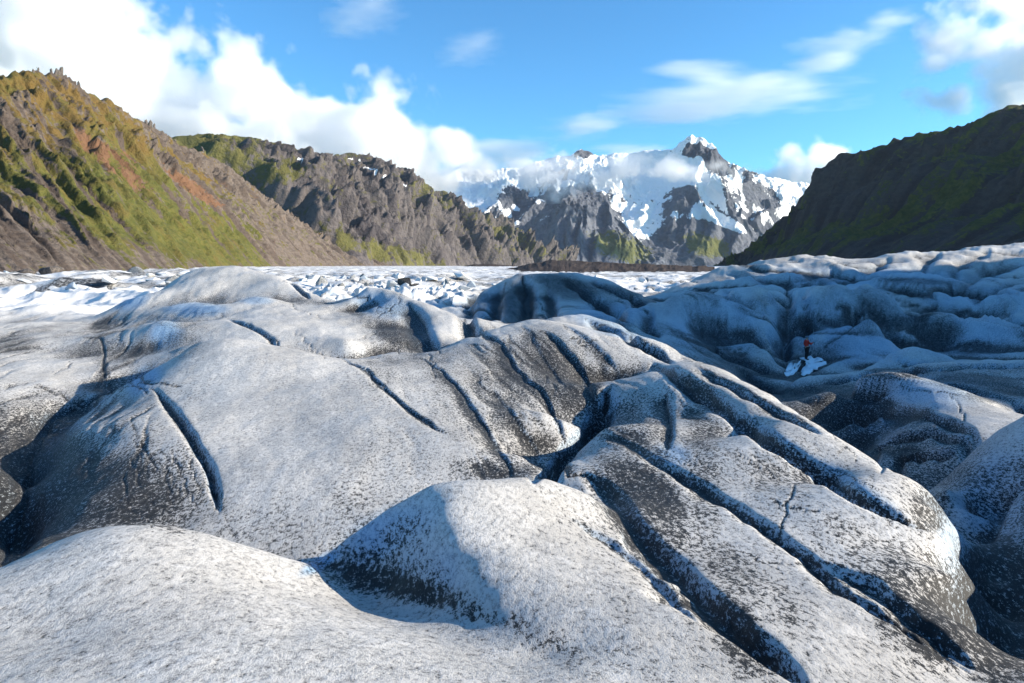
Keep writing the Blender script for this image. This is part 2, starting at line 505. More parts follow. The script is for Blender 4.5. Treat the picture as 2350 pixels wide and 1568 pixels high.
dirt_shade = np.zeros_like(GZ)
blue = np.zeros_like(GZ)


def project():
    """row index of the first surface seen along each column, as a running minimum of picture rows"""
    PYg = HZ - GZ / DD * F
    return np.minimum.accumulate(PYg, axis=0)


RUN = project()


def hit(px, py):
    c = int(np.argmin(np.abs(cols - px)))
    col = RUN[:, c]
    i = np.searchsorted(-col, -py)              # rows fall with distance
    i = min(int(i), R_ - 1)
    return GX[i, c], GY[i, c], i, c


def stroke(points, wpx, depth=1.0, ash=0.8, halo=2.6, skew=0.0):
    """a crack along picture points: width in picture px at its place, depth in widths, ash beside it"""
    global GZ, dirt_shade
    dense = []
    for (x0, y0), (x1, y1) in zip(points[:-1], points[1:]):
        n = max(2, int(math.hypot(x1 - x0, y1 - y0) / 14))
        for k in range(n):
            dense.append((x0 + (x1 - x0) * k / n, y0 + (y1 - y0) * k / n))
    dense.append(points[-1])
    nd = len(dense)
    wob = 4.0
    W = []
    for k, (x, y) in enumerate(dense):
        x += wob * math.sin(k * 1.7 + x * 0.05) + rng.normal(0, 1.2)
        y += wob * 0.6 * math.cos(k * 1.3 + y * 0.04)
        X, Y, i, c = hit(x, y)
        W.append((X, Y, Y * wpx * 0.46 / F, i, c))
    W = np.array(W)
    # drop jumps over hidden ground
    jump = np.abs(np.diff(np.log(W[:, 1]))) > 0.35
    segs = [(k, k + 1) for k in range(nd - 1) if not jump[k]]
    if not segs:
        return
    wmax = W[:, 2].max() * halo * 1.6
    pad_c = int(wmax / (W[:, 1].min() * CELL / F)) + 3
    c0, c1 = int(max(0, W[:, 4].min() - pad_c)), int(min(NC, W[:, 4].max() + pad_c + 1))
    lo, hi = W[:, 1].min() - wmax, W[:, 1].max() + wmax
    r0, r1 = np.searchsorted(DD[:, 0], lo), np.searchsorted(DD[:, 0], hi)
    if r1 - r0 < 2:
        return
    x, y = GX[r0:r1, c0:c1], GY[r0:r1, c0:c1]
    best = np.full(x.shape, 1e9); wid = np.full(x.shape, 1e-3); par = np.zeros(x.shape)
    for k, k2 in segs:
        ax_, ay_, bx_, by_ = W[k, 0], W[k, 1], W[k2, 0], W[k2, 1]
        dx, dy = bx_ - ax_, by_ - ay_
        L2 = dx * dx + dy * dy + 1e-9
        t = np.clip(((x - ax_) * dx + (y - ay_) * dy) / L2, 0, 1)
        d = np.hypot(x - ax_ - t * dx, y - ay_ - t * dy)
        mloc = d < best
        best = np.where(mloc, d, best)
        wid = np.where(mloc, W[k, 2] * (1 - t) + W[k2, 2] * t, wid)
        par = np.where(mloc, (k + t) / max(nd - 1, 1), par)
    taper = np.clip(np.minimum(par, 1 - par) * 7 + 0.12, 0, 1) ** 0.7
    rag = 0.75 + 0.5 * fbm(x * 2.2, y * 1.4, 5.5, 3)
    wl = wid * taper * np.clip(rag, 0.35, 1.6)
    u = best / np.maximum(wl, 1e-4)
    GZ[r0:r1, c0:c1] -= 0.8 * depth * wid * taper * np.clip(1 - u, 0, 1) ** 0.8
    h = np.exp(-(best / np.maximum(wid * halo * 1.9 * (0.35 + taper * 0.65) * np.clip(0.6 + 1.1 * rag - 0.6, 0.3, 2), 1e-4)) ** 1.3 * 1.2) * ash * 0.85
    h = np.maximum(h, (1 - sstep(u, 0.3, 1.3)) * ash * 1.05)
    dirt_shade[r0:r1, c0:c1] = np.maximum(dirt_shade[r0:r1, c0:c1], h * np.clip(0.75 + 0.5 * rag * 0.5, 0, 1.2))


def gully(points, wl, wr, depth, ash=0.9, ash_l=1.0):
    """a one-sided trough along picture points: gentle on its left (wl px wide), a wall on its right (wr px); depth in metres"""
    dense = []
    for (x0, y0), (x1, y1) in zip(points[:-1], points[1:]):
        n = max(2, int(math.hypot(x1 - x0, y1 - y0) / 16))
        dense += [(x0 + (x1 - x0) * k / n, y0 + (y1 - y0) * k / n) for k in range(n)]
    dense.append(points[-1])
    W = []
    for k, (x, y) in enumerate(dense):
        X, Y, i, c = hit(x + 3.0 * math.sin(k * 0.9 + x * 0.02), y)
        W.append((X, Y, Y / F, c))
    W = np.array(W); nd = len(W)
    W[1:-1, :2] = (W[:-2, :2] + W[1:-1, :2] * 2 + W[2:, :2]) / 4
    jump = np.abs(np.diff(np.log(W[:, 1]))) > 0.35
    segs = [k for k in range(nd - 1) if not jump[k]]
    if not segs:
        return
    wmax = max(wl, wr) * W[:, 2].max() * 2.2
    pad = int(wmax / (W[:, 1].min() * CELL / F)) + 3
    c0, c1 = int(max(0, W[:, 3].min() - pad)), int(min(NC, W[:, 3].max() + pad + 1))
    r0, r1 = np.searchsorted(DD[:, 0], W[:, 1].min() - wmax), np.searchsorted(DD[:, 0], W[:, 1].max() + wmax)
    if r1 - r0 < 2:
        return
    x, y = GX[r0:r1, c0:c1], GY[r0:r1, c0:c1]
    best = np.full(x.shape, 1e9); side = np.zeros(x.shape); par = np.zeros(x.shape); sc_ = np.full(x.shape, 1e-3)
    for k in segs:
        ax_, ay_, bx_, by_ = W[k, 0], W[k, 1], W[k + 1, 0], W[k + 1, 1]
        dx, dy = bx_ - ax_, by_ - ay_
        t = np.clip(((x - ax_) * dx + (y - ay_) * dy) / (dx * dx + dy * dy + 1e-9), 0, 1)
        ex, ey = x - ax_ - t * dx, y - ay_ - t * dy
        d = np.hypot(ex, ey)
        m_ = d < best
        best = np.where(m_, d, best); side = np.where(m_, ex - 0.12 * ey, side); par = np.where(m_, (k + t) / (nd - 1), par)
        sc_ = np.where(m_, W[k, 2], sc_)
    taper = np.clip(np.minimum(par, 1 - par) * 5, 0, 1) ** 0.8
    rag = np.clip(1 + 1.0 * fbm(x * 1.3 / np.clip(y / 12, 0.5, 4), y * 0.9 / np.clip(y / 12, 0.5, 4), 2.5, 3, 0.5), 0.4, 1.7)
    wide = np.where(side < 0, wl * rag, wr * (0.6 + 0.4 * rag)) * sc_ * (0.25 + 0.75 * taper)
    u = best / np.maximum(wide, 1e-4)
    prof = np.where(side < 0, np.exp(-(u * 1.1) ** 2), np.exp(-(u * 1.5) ** 2))
    GZ[r0:r1, c0:c1] -= depth * taper * prof
    blue[r0:r1, c0:c1] = np.maximum(blue[r0:r1, c0:c1], np.where(side > 0, 1 - sstep(u, 0.6, 1.3), 0) * 0.5 * taper)  # blue of the shaded right-hand wall put into the ice colour
    h = np.where(side < 0, np.exp(-(u * 0.75) ** 1.4) * ash_l, np.exp(-(u * 0.8) ** 1.4) * 0.85) * ash * taper * np.clip(0.55 + 0.5 * rag, 0, 1.15)
    dirt_shade[r0:r1, c0:c1] = np.maximum(dirt_shade[r0:r1, c0:c1], h)


def blotch(px, py, rx, ry, amt, tilt=0.0, field='dirt_shade', soft=1.0):
    """ash (or blue, for bare ice and painted shade) over an oval seen at px, py; laid on the surface visible there"""
    X, Y, i, c = hit(px, py)
    vis = np.abs(np.log(DD / Y)) < np.clip(0.25 + 0.004 * ry, 0.3, 0.6)
    PYs = HZ - GZ / DD * F
    dx, dy = cols[None, :] - px, PYs - py
    ct, s_ = math.cos(math.radians(tilt)), math.sin(math.radians(tilt))
    u, v = (dx * ct + dy * s_) / rx, (-dx * s_ + dy * ct) / ry
    r = np.sqrt(u * u + v * v) + 0.30 * BN
    k = (1 - sstep(r, 1 - 0.55 * soft, 1 + 0.35 * soft)) * amt * vis
    tgt = dirt_shade if field == 'dirt_shade' else blue
    if amt < 0:
        tgt += k
    else:
        np.maximum(tgt, k, out=tgt)


BN = fbm(GX * 1.3 / np.clip(DD / 10, .4, 9), GY * 0.9 / np.clip(DD / 10, .4, 9), 8.8, 4)

# overall thin ash, streaked along the flow; more on the right-hand folded ice
base_ash = 0.12 + 0.34 * sstep(flute, -0.1, 0.55) * sstep(DD, 5.5, 9) + 0.22 * sstep(BN, 0.0, 0.7)
dirt_shade += base_ash * sstep(DD, 4.8, 8) + 0.04 + 0.08 * sstep(DD, 5, 8)
dirt_shade += 0.20 * sstep(cols[None, :] - 1180, 0, 250) * (1 - sstep(DD, 22, 30)) * sstep(BN + 0.3, 0, 0.6)
fold_u = GZ0 * 0.55 + GX * 0.10 - GY * 0.02 + 0.55 * fbm(GX * 0.09, GY * 0.09, 6.0, 3)
foldn = fbm(fold_u * 1.25, GX * 0.03 + GY * 0.03, 2.0, 3, 0.5)
rightk = sstep(GX - 0.30 * DD, 0, 2.5) * sstep(DD, 12, 16)
dirt_shade += rightk * sstep(foldn, 0.05, 0.5) * 0.8
GZ -= rightk * sstep(foldn, -0.1, 0.5) * 0.16 * np.clip(DD / 22, 0.6, 2.2)
RUN = project()
dirt_shade = dirt_shade * (1 - 0.5 * leftf)

def box(Aa, n, axis):
    c = np.cumsum(np.concatenate([np.repeat(Aa.take([0], axis), n + 1, axis), Aa, np.repeat(Aa.take([-1], axis), n, axis)], axis), axis)
    L = Aa.shape[axis]
    return (c.take(range(2 * n + 1, 2 * n + 1 + L), axis) - c.take(range(0, L), axis)) / (2 * n + 1)


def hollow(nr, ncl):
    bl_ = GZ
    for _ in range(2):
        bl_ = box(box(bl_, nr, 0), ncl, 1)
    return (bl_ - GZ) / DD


rk2 = sstep(cols[None, :] - 1480, 0, 200) * sstep(DD, 30, 50)
rfu = GY * 0.085 + GX * 0.035 + 1.1 * fbm(GX * 0.030, GY * 0.030, 5.5, 3)
rf = ridged(rfu, GX * 0.022 - GY * 0.006, 6.6, 3, 0.45)
GZ += rk2 * (rf - 1.0) * 1.15
RUN = project()
rk3 = np.maximum(rk2, sstep(cols[None, :] - 1020, 0, 80) * sstep(DD, 40, 52)) + 0 * DD
strk = fbm(rfu * 3.2 + GZ0 * 0.8, GX * 0.07 - GY * 0.02, 9.4, 4, 0.6)
dirt_shade += np.maximum(rk3, rightk) * 0.55 * sstep(strk, 0.05, 0.5) - rk2 * 0.35 * sstep(rf, 1.05, 1.45)
GZ -= np.maximum(rk3, rightk) * 0.10 * sstep(strk, 0.05, 0.5) * np.clip(DD / 40, 0.4, 1.6)
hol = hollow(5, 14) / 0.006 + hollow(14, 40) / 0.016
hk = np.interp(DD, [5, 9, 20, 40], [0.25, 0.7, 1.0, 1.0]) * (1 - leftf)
dirt_shade += np.clip(hol, -0.6, 1.0) * 0.34 * hk  # ash in hollows, also painted to give shaded ice its dark-light contrast

# --- cracks and ash lines: left hump, striped slab, long slab, right
S = stroke
GL = gully
GL([(1380, 990), (1430, 1010), (1480, 1040), (1530, 1070), (1600, 1110), (1700, 1170), (1790, 1230), (1870, 1290), (1940, 1350), (2040, 1410), (2150, 1480), (2230, 1550)], 30, 18, 0.10, 1.0)
GL([(1330, 1085), (1390, 1115), (1440, 1170), (1470, 1220), (1540, 1280), (1600, 1340), (1700, 1430), (1780, 1500), (1860, 1580)], 64, 34, 0.15, 1.1)
GL([(1560, 860), (1640, 920), (1700, 975), (1770, 1020), (1850, 1070), (1900, 1100), (1980, 1150), (2060, 1190), (2150, 1225)], 18, 30, 0.24, 0.5)
GL([(1880, 1290), (2000, 1330), (2080, 1400), (2160, 1460), (2240, 1540)], 60, 20, 0.10, 0.75)
GL([(1590, 840), (1680, 885), (1760, 930), (1830, 965), (1890, 1000)], 20, 14, 0.13, 1.0)
GL([(1500, 830), (1580, 880), (1650, 925)], 25, 16, 0.22, 0.8)
GL([(1520, 890), (1535, 960), (1542, 1000), (1530, 1035)], 28, 12, 0.08, 1.0)
GL([(1095, 765), (1150, 790), (1172, 830), (1200, 865), (1250, 910), (1272, 950), (1290, 1000), (1305, 1045)], 24, 9, 0.05, 1.0)
GL([(1245, 755), (1290, 800), (1330, 850), (1355, 900), (1370, 955)], 38, 14, 0.09, 1.05)
GL([(960, 820), (1010, 850), (1050, 890), (1090, 950), (1130, 1010), (1160, 1060), (1184, 1105)], 26, 10, 0.04, 0.95)
GL([(1200, 745), (1225, 790), (1265, 850), (1300, 900)], 26, 9, 0.04, 0.85)
GL([(1290, 742), (1345, 780), (1390, 820), (1425, 865)], 28, 9, 0.04, 0.75)
GL([(1130, 890), (1180, 960), (1215, 1010), (1245, 1065)], 30, 9, 0.04, 0.8)
GL([(772, 820), (840, 850), (890, 900), (930, 935), (985, 975), (1030, 1002)], 10, 7, 0.05, 0.95)
GL([(930, 690), (960, 730), (980, 770), (1000, 806)], 50, 22, 0.32, 0.8)
GL([(350, 890), (400, 950), (440, 1010), (470, 1060), (492, 1115), (502, 1180)], 8, 16, 0.12, 0.7)
GL([(262, 890), (180, 935), (115, 975), (75, 1060), (60, 1150), (40, 1235), (0, 1305)], 60, 60, 0.30, 1.0)
GL([(1225, 1110), (1300, 1052), (1362, 985), (1388, 935), (1402, 885)], 36, 36, 0.50, 0.8)
GL([(1050, 715), (1085, 745), (1098, 775)], 22, 12, 0.4, 1.0)
GL([(525, 733), (570, 750), (610, 770), (650, 798)], 8, 7, 0.12, 0.95)
GL([(660, 645), (690, 665), (715, 688)], 8, 8, 0.3, 0.95)
GL([(1340, 735), (1420, 760), (1500, 800), (1550, 835)], 30, 16, 0.3, 0.8)
GL([(1300, 1185), (1400, 1240), (1480, 1300), (1540, 1360), (1600, 1430)], 40, 20, 0.06, 0.6)
for g_ in (
    ([(1812, 640), (1808, 700), (1800, 760), (1796, 835)], 34, 26, 1.5, 0.6), ([(1840, 655), (1846, 720), (1850, 780)], 14, 20, 0.7, 0.4),
    ([(1560, 690), (1610, 740), (1690, 765), (1770, 800)], 30, 30, 0.8, 0.55), ([(1600, 660), (1690, 680), (1780, 720)], 24, 16, 0.5, 0.6),
    ([(1930, 640), (1970, 668), (2050, 700), (2120, 745), (2220, 775)], 34, 40, 1.3, 0.85), ([(1995, 645), (2100, 662), (2220, 656), (2360, 668)], 34, 16, 1.0, 0.9),
    ([(2360, 600), (2240, 636), (2160, 690)], 30, 20, 0.8, 0.7), ([(2360, 640), (2270, 665), (2220, 700)], 26, 18, 0.7, 0.7), ([(2360, 690), (2250, 715), (2200, 745)], 26, 20, 0.8, 0.7),
    ([(1660, 628), (1800, 642), (1900, 632), (2000, 642)], 28, 16, 0.9, 0.7), ([(2040, 592), (2005, 615), (1980, 642)], 22, 16, 0.7, 0.6), ([(2160, 580), (2110, 612), (2080, 638)], 22, 16, 0.7, 0.6),
    ([(2270, 574), (2210, 605), (2170, 640)], 24, 16, 0.7, 0.6), ([(1880, 884), (2000, 855), (2120, 852), (2240, 838), (2380, 838)], 30, 20, 0.7, 0.95),
    ([(1850, 910), (1950, 884), (2060, 890)], 30, 20, 0.6, 0.95), ([(2180, 880), (2270, 905), (2390, 938)], 34, 24, 0.7, 1.0), ([(1500, 700), (1480, 740), (1505, 775)], 26, 24, 0.9, 0.6),
    ([(1205, 632), (1212, 680), (1205, 742)], 28, 20, 1.2, 0.95), ([(1150, 650), (1142, 700), (1120, 742)], 24, 16, 0.9, 0.9), ([(1290, 638), (1340, 670), (1400, 700), (1455, 742)], 32, 22, 1.0, 0.95),
    ([(1350, 638), (1420, 668), (1505, 700)], 26, 18, 0.9, 0.95), ([(1250, 655), (1272, 700), (1262, 740)], 22, 16, 0.8, 0.8), ([(1100, 668), (1085, 700), (1070, 735)], 20, 14, 0.6, 0.7),
    ([(1960, 1005), (2020, 950), (2100, 942), (2200, 975), (2270, 1008)], 34, 10, 0.22, 0.85), ([(1990, 1050), (2060, 1000), (2150, 990), (2250, 1020)], 34, 10, 0.22, 0.9), ([(2020, 1090), (2100, 1045), (2200, 1045)], 30, 10, 0.2, 0.85),
    ([(1700, 845), (1740, 880), (1800, 905)], 30, 20, 0.6, 0.8), ([(1620, 800), (1700, 830), (1790, 860)], 30, 16, 0.5, 0.8), ([(2380, 1090), (2300, 1160), (2270, 1250)], 40, 20, 0.2, 0.6)):
    GL(*g_)
RUN = project()
S([(352, 893), (400, 950), (440, 1010), (470, 1060), (490, 1110), (500, 1170)], 20, 1.5, 0.75, 2.0)
S([(300, 955), (315, 1010), (322, 1060)], 5, 0.8, 0.8, 3)
S([(530, 1235), (600, 1215), (690, 1205), (745, 1180), (768, 1150)], 4, 1.0, 0.5, 2.5)
S([(545, 1240), (500, 1160), (490, 1120)], 8, 0.2, 0.6, 3)
S([(700, 1075), (708, 1098)], 6, 1.0, 0.35, 1.5)
S([(270, 892), (180, 935), (110, 970), (70, 1060), (58, 1150), (40, 1230), (0, 1300)], 26, 1.0, 0.95, 2.4)
S([(196, 772), (238, 780), (236, 830), (240, 880), (275, 895)], 8, 1.4, 1.0, 2.6)
S([(190, 770), (240, 785), (300, 800), (340, 812)], 4, 1.0, 0.7, 2.5)
S([(90, 885), (130, 905), (170, 925), (210, 930)], 9, 1.0, 1.0, 2.5)
S([(180, 735), (260, 745), (330, 760)], 3, 0.6, 0.6, 3)
S([(0, 800), (80, 800), (130, 815)], 6, 0.4, 0.6, 4)
S([(530, 735), (570, 750), (610, 770), (648, 795)], 8, 1.5, 0.9, 2.0)
S([(665, 648), (690, 665), (712, 685)], 6, 2.0, 0.9, 2.0)
S([(430, 718), (490, 720), (560, 738)], 4, 0.7, 0.6, 3)
S([(560, 685), (620, 705), (690, 740)], 3, 0.6, 0.5, 3)
S([(772, 822), (840, 850), (890, 900), (930, 935), (985, 975), (1025, 998)], 10, 1.4, 0.95, 2.0)
S([(535, 780), (600, 810), (650, 840)], 4, 0.5, 0.35, 3)
S([(960, 822), (1010, 850), (1050, 890), (1090, 950), (1130, 1010), (1160, 1060), (1182, 1100)], 9, 1.2, 0.95, 2.4)
S([(1095, 765), (1150, 790), (1170, 830), (1200, 865), (1250, 910), (1270, 950), (1290, 1000), (1300, 1040)], 13, 1.2, 1.0, 2.6)
S([(1075, 788), (1120, 800), (1150, 820)], 8, 1.0, 0.9, 2.4)
S([(1200, 750), (1225, 790), (1265, 850), (1300, 895)], 6, 0.9, 0.9, 3)
S([(1245, 760), (1290, 800), (1330, 850), (1355, 900), (1368, 950)], 16, 1.1, 1.05, 2.2)
S([(1290, 745), (1345, 780), (1390, 820), (1420, 860)], 7, 0.8, 0.8, 3)
S([(1130, 900), (1180, 960), (1215, 1010), (1240, 1060)], 6, 0.6, 0.8, 3)
S([(980, 930), (1100, 945), (1200, 960), (1290, 985), (1330, 990)], 2.5, 0.8, 0.6, 3)
S([(900, 1000), (960, 1050), (1010, 1100)], 4, 0.4, 0.5, 3)
S([(1350, 735), (1420, 760), (1500, 800), (1540, 830)], 6, 0.9, 0.9, 2.5)
S([(940, 700), (975, 750), (985, 790), (1000, 805)], 10, 1.2, 1.0, 1.6)
S([(1065, 733), (1085, 750), (1092, 768)], 9, 1.4, 1.0, 2.0)
S([(905, 795), (920, 815)], 5, 1.5, 0.9, 2)
S([(1232, 1100), (1300, 1050), (1362, 985), (1385, 935), (1402, 892)], 30, 1.6, 0.85, 1.3)
S([(1420, 870), (1490, 845), (1560, 850)], 5, 0.6, 0.7, 3)
S([(1240, 1100), (1330, 1090), (1380, 1110)], 14, 0.8, 1.0, 2.2)
S([(1525, 905), (1535, 960), (1540, 1000), (1530, 1030)], 11, 1.2, 1.0, 2.4)
S([(1580, 870), (1640, 920), (1700, 975), (1770, 1020), (1850, 1070), (1900, 1100), (1980, 1150), (2060, 1190), (2140, 1215)], 22, 1.1, 0.95, 1.5)
S([(1600, 840), (1680, 880), (1760, 925), (1830, 960), (1880, 985)], 8, 1.0, 1.0, 2.2)
S([(1510, 840), (1580, 880), (1640, 910)], 5, 0.8, 0.8, 3)
S([(1900, 1095), (1960, 1140), (2010, 1170), (2060, 1215)], 6, 0.9, 0.8, 2.6)
S([(1540, 1070), (1620, 1085), (1700, 1100), (1780, 1130)], 4, 0.5, 0.6, 4)
S([(1880, 1290), (2000, 1330), (2080, 1400), (2160, 1460), (2230, 1530)], 12, 0.4, 0.8, 3)
S([(1310, 1190), (1400, 1240), (1480, 1300), (1530, 1350)], 8, 0.25, 0.55, 3)
S([(2080, 1440), (2130, 1480), (2180, 1530)], 14, 0.5, 1.0, 2.2)
S([(2080, 1110), (2110, 1140)], 3, 0.6, 0.6, 2)
S([(1950, 1210), (1985, 1220)], 5, 0.6, 0.9, 2); S([(2095, 1515), (2150, 1550)], 8, 0.5, 1.0, 2)
S([(1940, 930), (2040, 930), (2140, 960), (2230, 990)], 6, 0.6, 0.9, 4)
S([(1990, 1010), (2080, 975), (2180, 990), (2260, 1010)], 7, 0.5, 0.9, 4)
S([(2010, 1060), (2100, 1020), (2200, 1025)], 7, 0.5, 0.9, 4)
S([(2262, 750), (2268, 780), (2270, 812)], 5, 1.2, 0.2, 1.0)
S([(2040, 695), (2080, 720), (2110, 750)], 5, 0.5, 0.4, 3)
S([(1880, 810), (1940, 765), (2000, 715)], 12, 0.5, 0.85, 1.8)
S([(1600, 690), (1680, 690), (1760, 715)], 3, 0.5, 0.6, 3)
S([(1810, 650), (1808, 720), (1800, 800)], 8, 0.8, 0.8, 1.6)
S([(1200, 635), (1208, 680), (1205, 740)], 10, 1.2, 1.0, 1.8)
S([(1160, 650), (1150, 690), (1130, 735)], 8, 0.8, 0.9, 2)
S([(1255, 640), (1300, 660), (1340, 690), (1400, 720)], 8, 0.8, 1.0, 2.4)
S([(1300, 640), (1370, 665), (1440, 690), (1490, 720)], 7, 0.8, 1.0, 2.4)
S([(1230, 690), (1250, 720), (1250, 740)], 6, 1.0, 0.9, 2)

# thin cracks: long ones with the flow, short ones across, some forking
cr = random.Random(21)
for k in range(46):
    zone = cr.choice(((900, 760, 1330, 1060, 55), (1400, 880, 2100, 1250, 36), (1500, 1000, 2150, 1450, 38), (20, 760, 330, 900, 15), (250, 930, 450, 1150, 70), (560, 640, 950, 800, 30), (1950, 880, 2300, 1050, 20)))
    x, y = cr.uniform(zone[0], zone[2]), cr.uniform(zone[1], zone[3])
    a0 = math.radians(zone[4] + cr.gauss(0, 9) + (90 if cr.random() < 0.22 else 0))
    line = [(x, y)]
    for q in range(cr.randint(3, 7)):
        a0 += cr.gauss(0, 0.16)
        st_l = cr.uniform(16, 34) * (0.6 if y < 850 else 1.0)
        x, y = x + st_l * math.cos(a0), y + st_l * math.sin(a0) * 0.85
        line.append((x, y))
    S(line, cr.uniform(5.5, 9.0), 0.8, cr.uniform(0.7, 1.0), 1.5)
    if cr.random() < 0.35:
        x, y = line[len(line) // 2]
        a1 = a0 + cr.choice((-1, 1)) * cr.uniform(0.5, 1.0)
        S([(x, y), (x + 18 * math.cos(a1), y + 14 * math.sin(a1)), (x + 40 * math.cos(a1 + 0.1), y + 32 * math.sin(a1 + 0.1))], 5.0, 0.7, 0.8, 1.5)

# --- ash patches
B = blotch
B(60, 1010, 150, 120, 0.80); B(20, 1150, 110, 140, 0.92); B(220, 1110, 190, 110, 0.70); B(120, 1220, 160, 60, 0.85)
B(420, 1160, 60, 90, 0.45); B(30, 790, 80, 30, 0.7); B(420, 790, 60, 35, 0.6); B(400, 740, 110, 18, 0.55, 10)
B(910, 770, 80, 45, 0.85, 25); B(860, 745, 60, 25, 0.6, 20)
B(1180, 810, 60, 40, 0.65, 40); B(1280, 880, 110, 60, 0.72, 50); B(1100, 830, 90, 40, 0.5, 30); B(1090, 960, 80, 70, 0.45, 50); B(1190, 1060, 110, 40, 0.6, -20)
B(860, 1340, 150, 38, 0.72, 14); B(1060, 1390, 150, 34, 0.55, 24); B(850, 1280, 110, 40, 0.45, 14); B(1250, 1470, 130, 40, 0.45, 30)
B(1430, 1130, 110, 50, 0.85, 30); B(1500, 1180, 60, 70, 0.75); B(1460, 1030, 110, 40, 0.7, 20); B(1600, 1250, 140, 50, 0.5, 35)
B(1700, 1480, 120, 60, 0.75, 45); B(1640, 1400, 80, 50, 0.7, 45)
B(2100, 1330, 130, 90, 0.62, 40); B(2150, 1450, 90, 60, 0.8, 40); B(2130, 1180, 50, 60, 0.75); B(1900, 1260, 110, 30, 0.4, 35)
B(2290, 1320, 90, 110, 0.95); B(2310, 1500, 110, 90, 0.85); B(2150, 1080, 160, 50, 0.65, 10); B(1900, 960, 70, 60, 0.8); B(1930, 880, 80, 22, 0.7)
B(2200, 850, 200, 20, 0.6); B(2300, 905, 120, 25, 0.75); B(2120, 750, 90, 25, 0.85, 8); B(1720, 850, 90, 40, 0.75); B(1760, 900, 60, 40, 0.85)
B(1180, 690, 50, 50, 0.75); B(1300, 660, 90, 35, 0.85, 15); B(1200, 735, 70, 30, 0.85); B(1420, 670, 90, 18, 0.8, 12)
B(2100, 645, 120, 10, 0.8, 3); B(1880, 640, 60, 12, 0.7); B(2250, 600, 120, 16, 0.55, -8); B(1730, 625, 60, 10, 0.5, -5)
B(1560, 700, 60, 40, 0.45); B(1900, 700, 30, 60, 0.5)
B(90, 1090, 190, 150, 0.95); B(250, 1150, 200, 110, 0.85, 10); B(30, 960, 110, 60, 0.75); B(420, 1130, 80, 110, 0.55, 20); B(60, 1260, 130, 60, 0.95)
B(1270, 850, 130, 90, 0.8, 50); B(1160, 900, 80, 90, 0.55, 45); B(1050, 900, 70, 90, 0.45, 45); B(1150, 1080, 130, 40, 0.65); B(1440, 760, 120, 30, 0.5, 25)
B(1480, 1120, 160, 70, 0.8, 35); B(1520, 1230, 80, 90, 0.75, 30); B(1450, 980, 90, 50, 0.7); B(1580, 900, 90, 40, 0.5, 35); B(1660, 1300, 150, 60, 0.6, 38); B(1780, 1380, 120, 60, 0.5, 40)
B(2120, 1400, 130, 130, 0.8, 40); B(2020, 1340, 120, 60, 0.6, 40); B(1980, 1250, 150, 40, 0.5, 35); B(1750, 1090, 160, 25, 0.45, 32); B(2130, 1160, 60, 60, 0.8)
B(1880, 930, 120, 70, 0.9); B(1960, 1010, 70, 60, 0.95); B(2100, 1000, 180, 60, 0.7, 15); B(2290, 1400, 120, 160, 1.0); B(2250, 880, 160, 30, 0.85, 8)
B(2040, 855, 160, 22, 0.8); B(1700, 860, 120, 60, 0.85, 20); B(1990, 745, 50, 20, 0.6, -30); B(2110, 745, 120, 30, 0.95, 8); B(1760, 690, 50, 16, 0.6); B(1400, 640, 90, 14, 0.7, 14)
B(1190, 700, 60, 60, 0.95); B(1300, 655, 110, 26, 0.9, 14); B(1380, 690, 60, 30, 0.6, 20); B(1110, 690, 40, 30, 0.7)
B(1330, 900, 60, 80, 1.0, 35); B(1230, 800, 60, 50, 0.8, 45)
B(70, 1100, 210, 170, 1.05); B(250, 1130, 200, 130, 0.95, 10); B(40, 1250, 150, 80, 1.1); B(400, 1120, 80, 120, 0.6, 20)
B(1480, 1120, 150, 60, 1.0, 35); B(1690, 1440, 130, 60, 0.95, 45); B(2150, 1430, 110, 120, 1.0, 40); B(2080, 1330, 110, 60, 0.75, 40); B(1270, 870, 110, 70, 0.9, 50); B(1170, 1085, 110, 30, 0.85, -8)
B(910, 770, 80, 40, 1.0, 25); B(890, 1335, 170, 36, 0.95, 14); B(2290, 1350, 110, 140, 1.1); B(1930, 950, 130, 80, 1.0)
# --- clean bright patches
B(760, 1285, 90, 40, 0.5, -20); B(860, 1300, 150, 60, 0.62, 10); B(920, 1230, 70, 60, 0.5, -40); B(900, 1345, 190, 30, 0.85, 14)
B(680, 900, 230, 160, -0.30, 20); B(620, 1040, 150, 120, -0.25); B(800, 1000, 160, 110, -0.18, 30); B(800, 1120, 160, 80, -0.12); B(560, 640, 140, 40, -0.3)
B(120, 850, 120, 26, -0.3); B(700, 740, 150, 40, -0.25, 10); B(1100, 1170, 110, 60, -0.2, 20); B(1050, 760, 60, 30, -0.3)
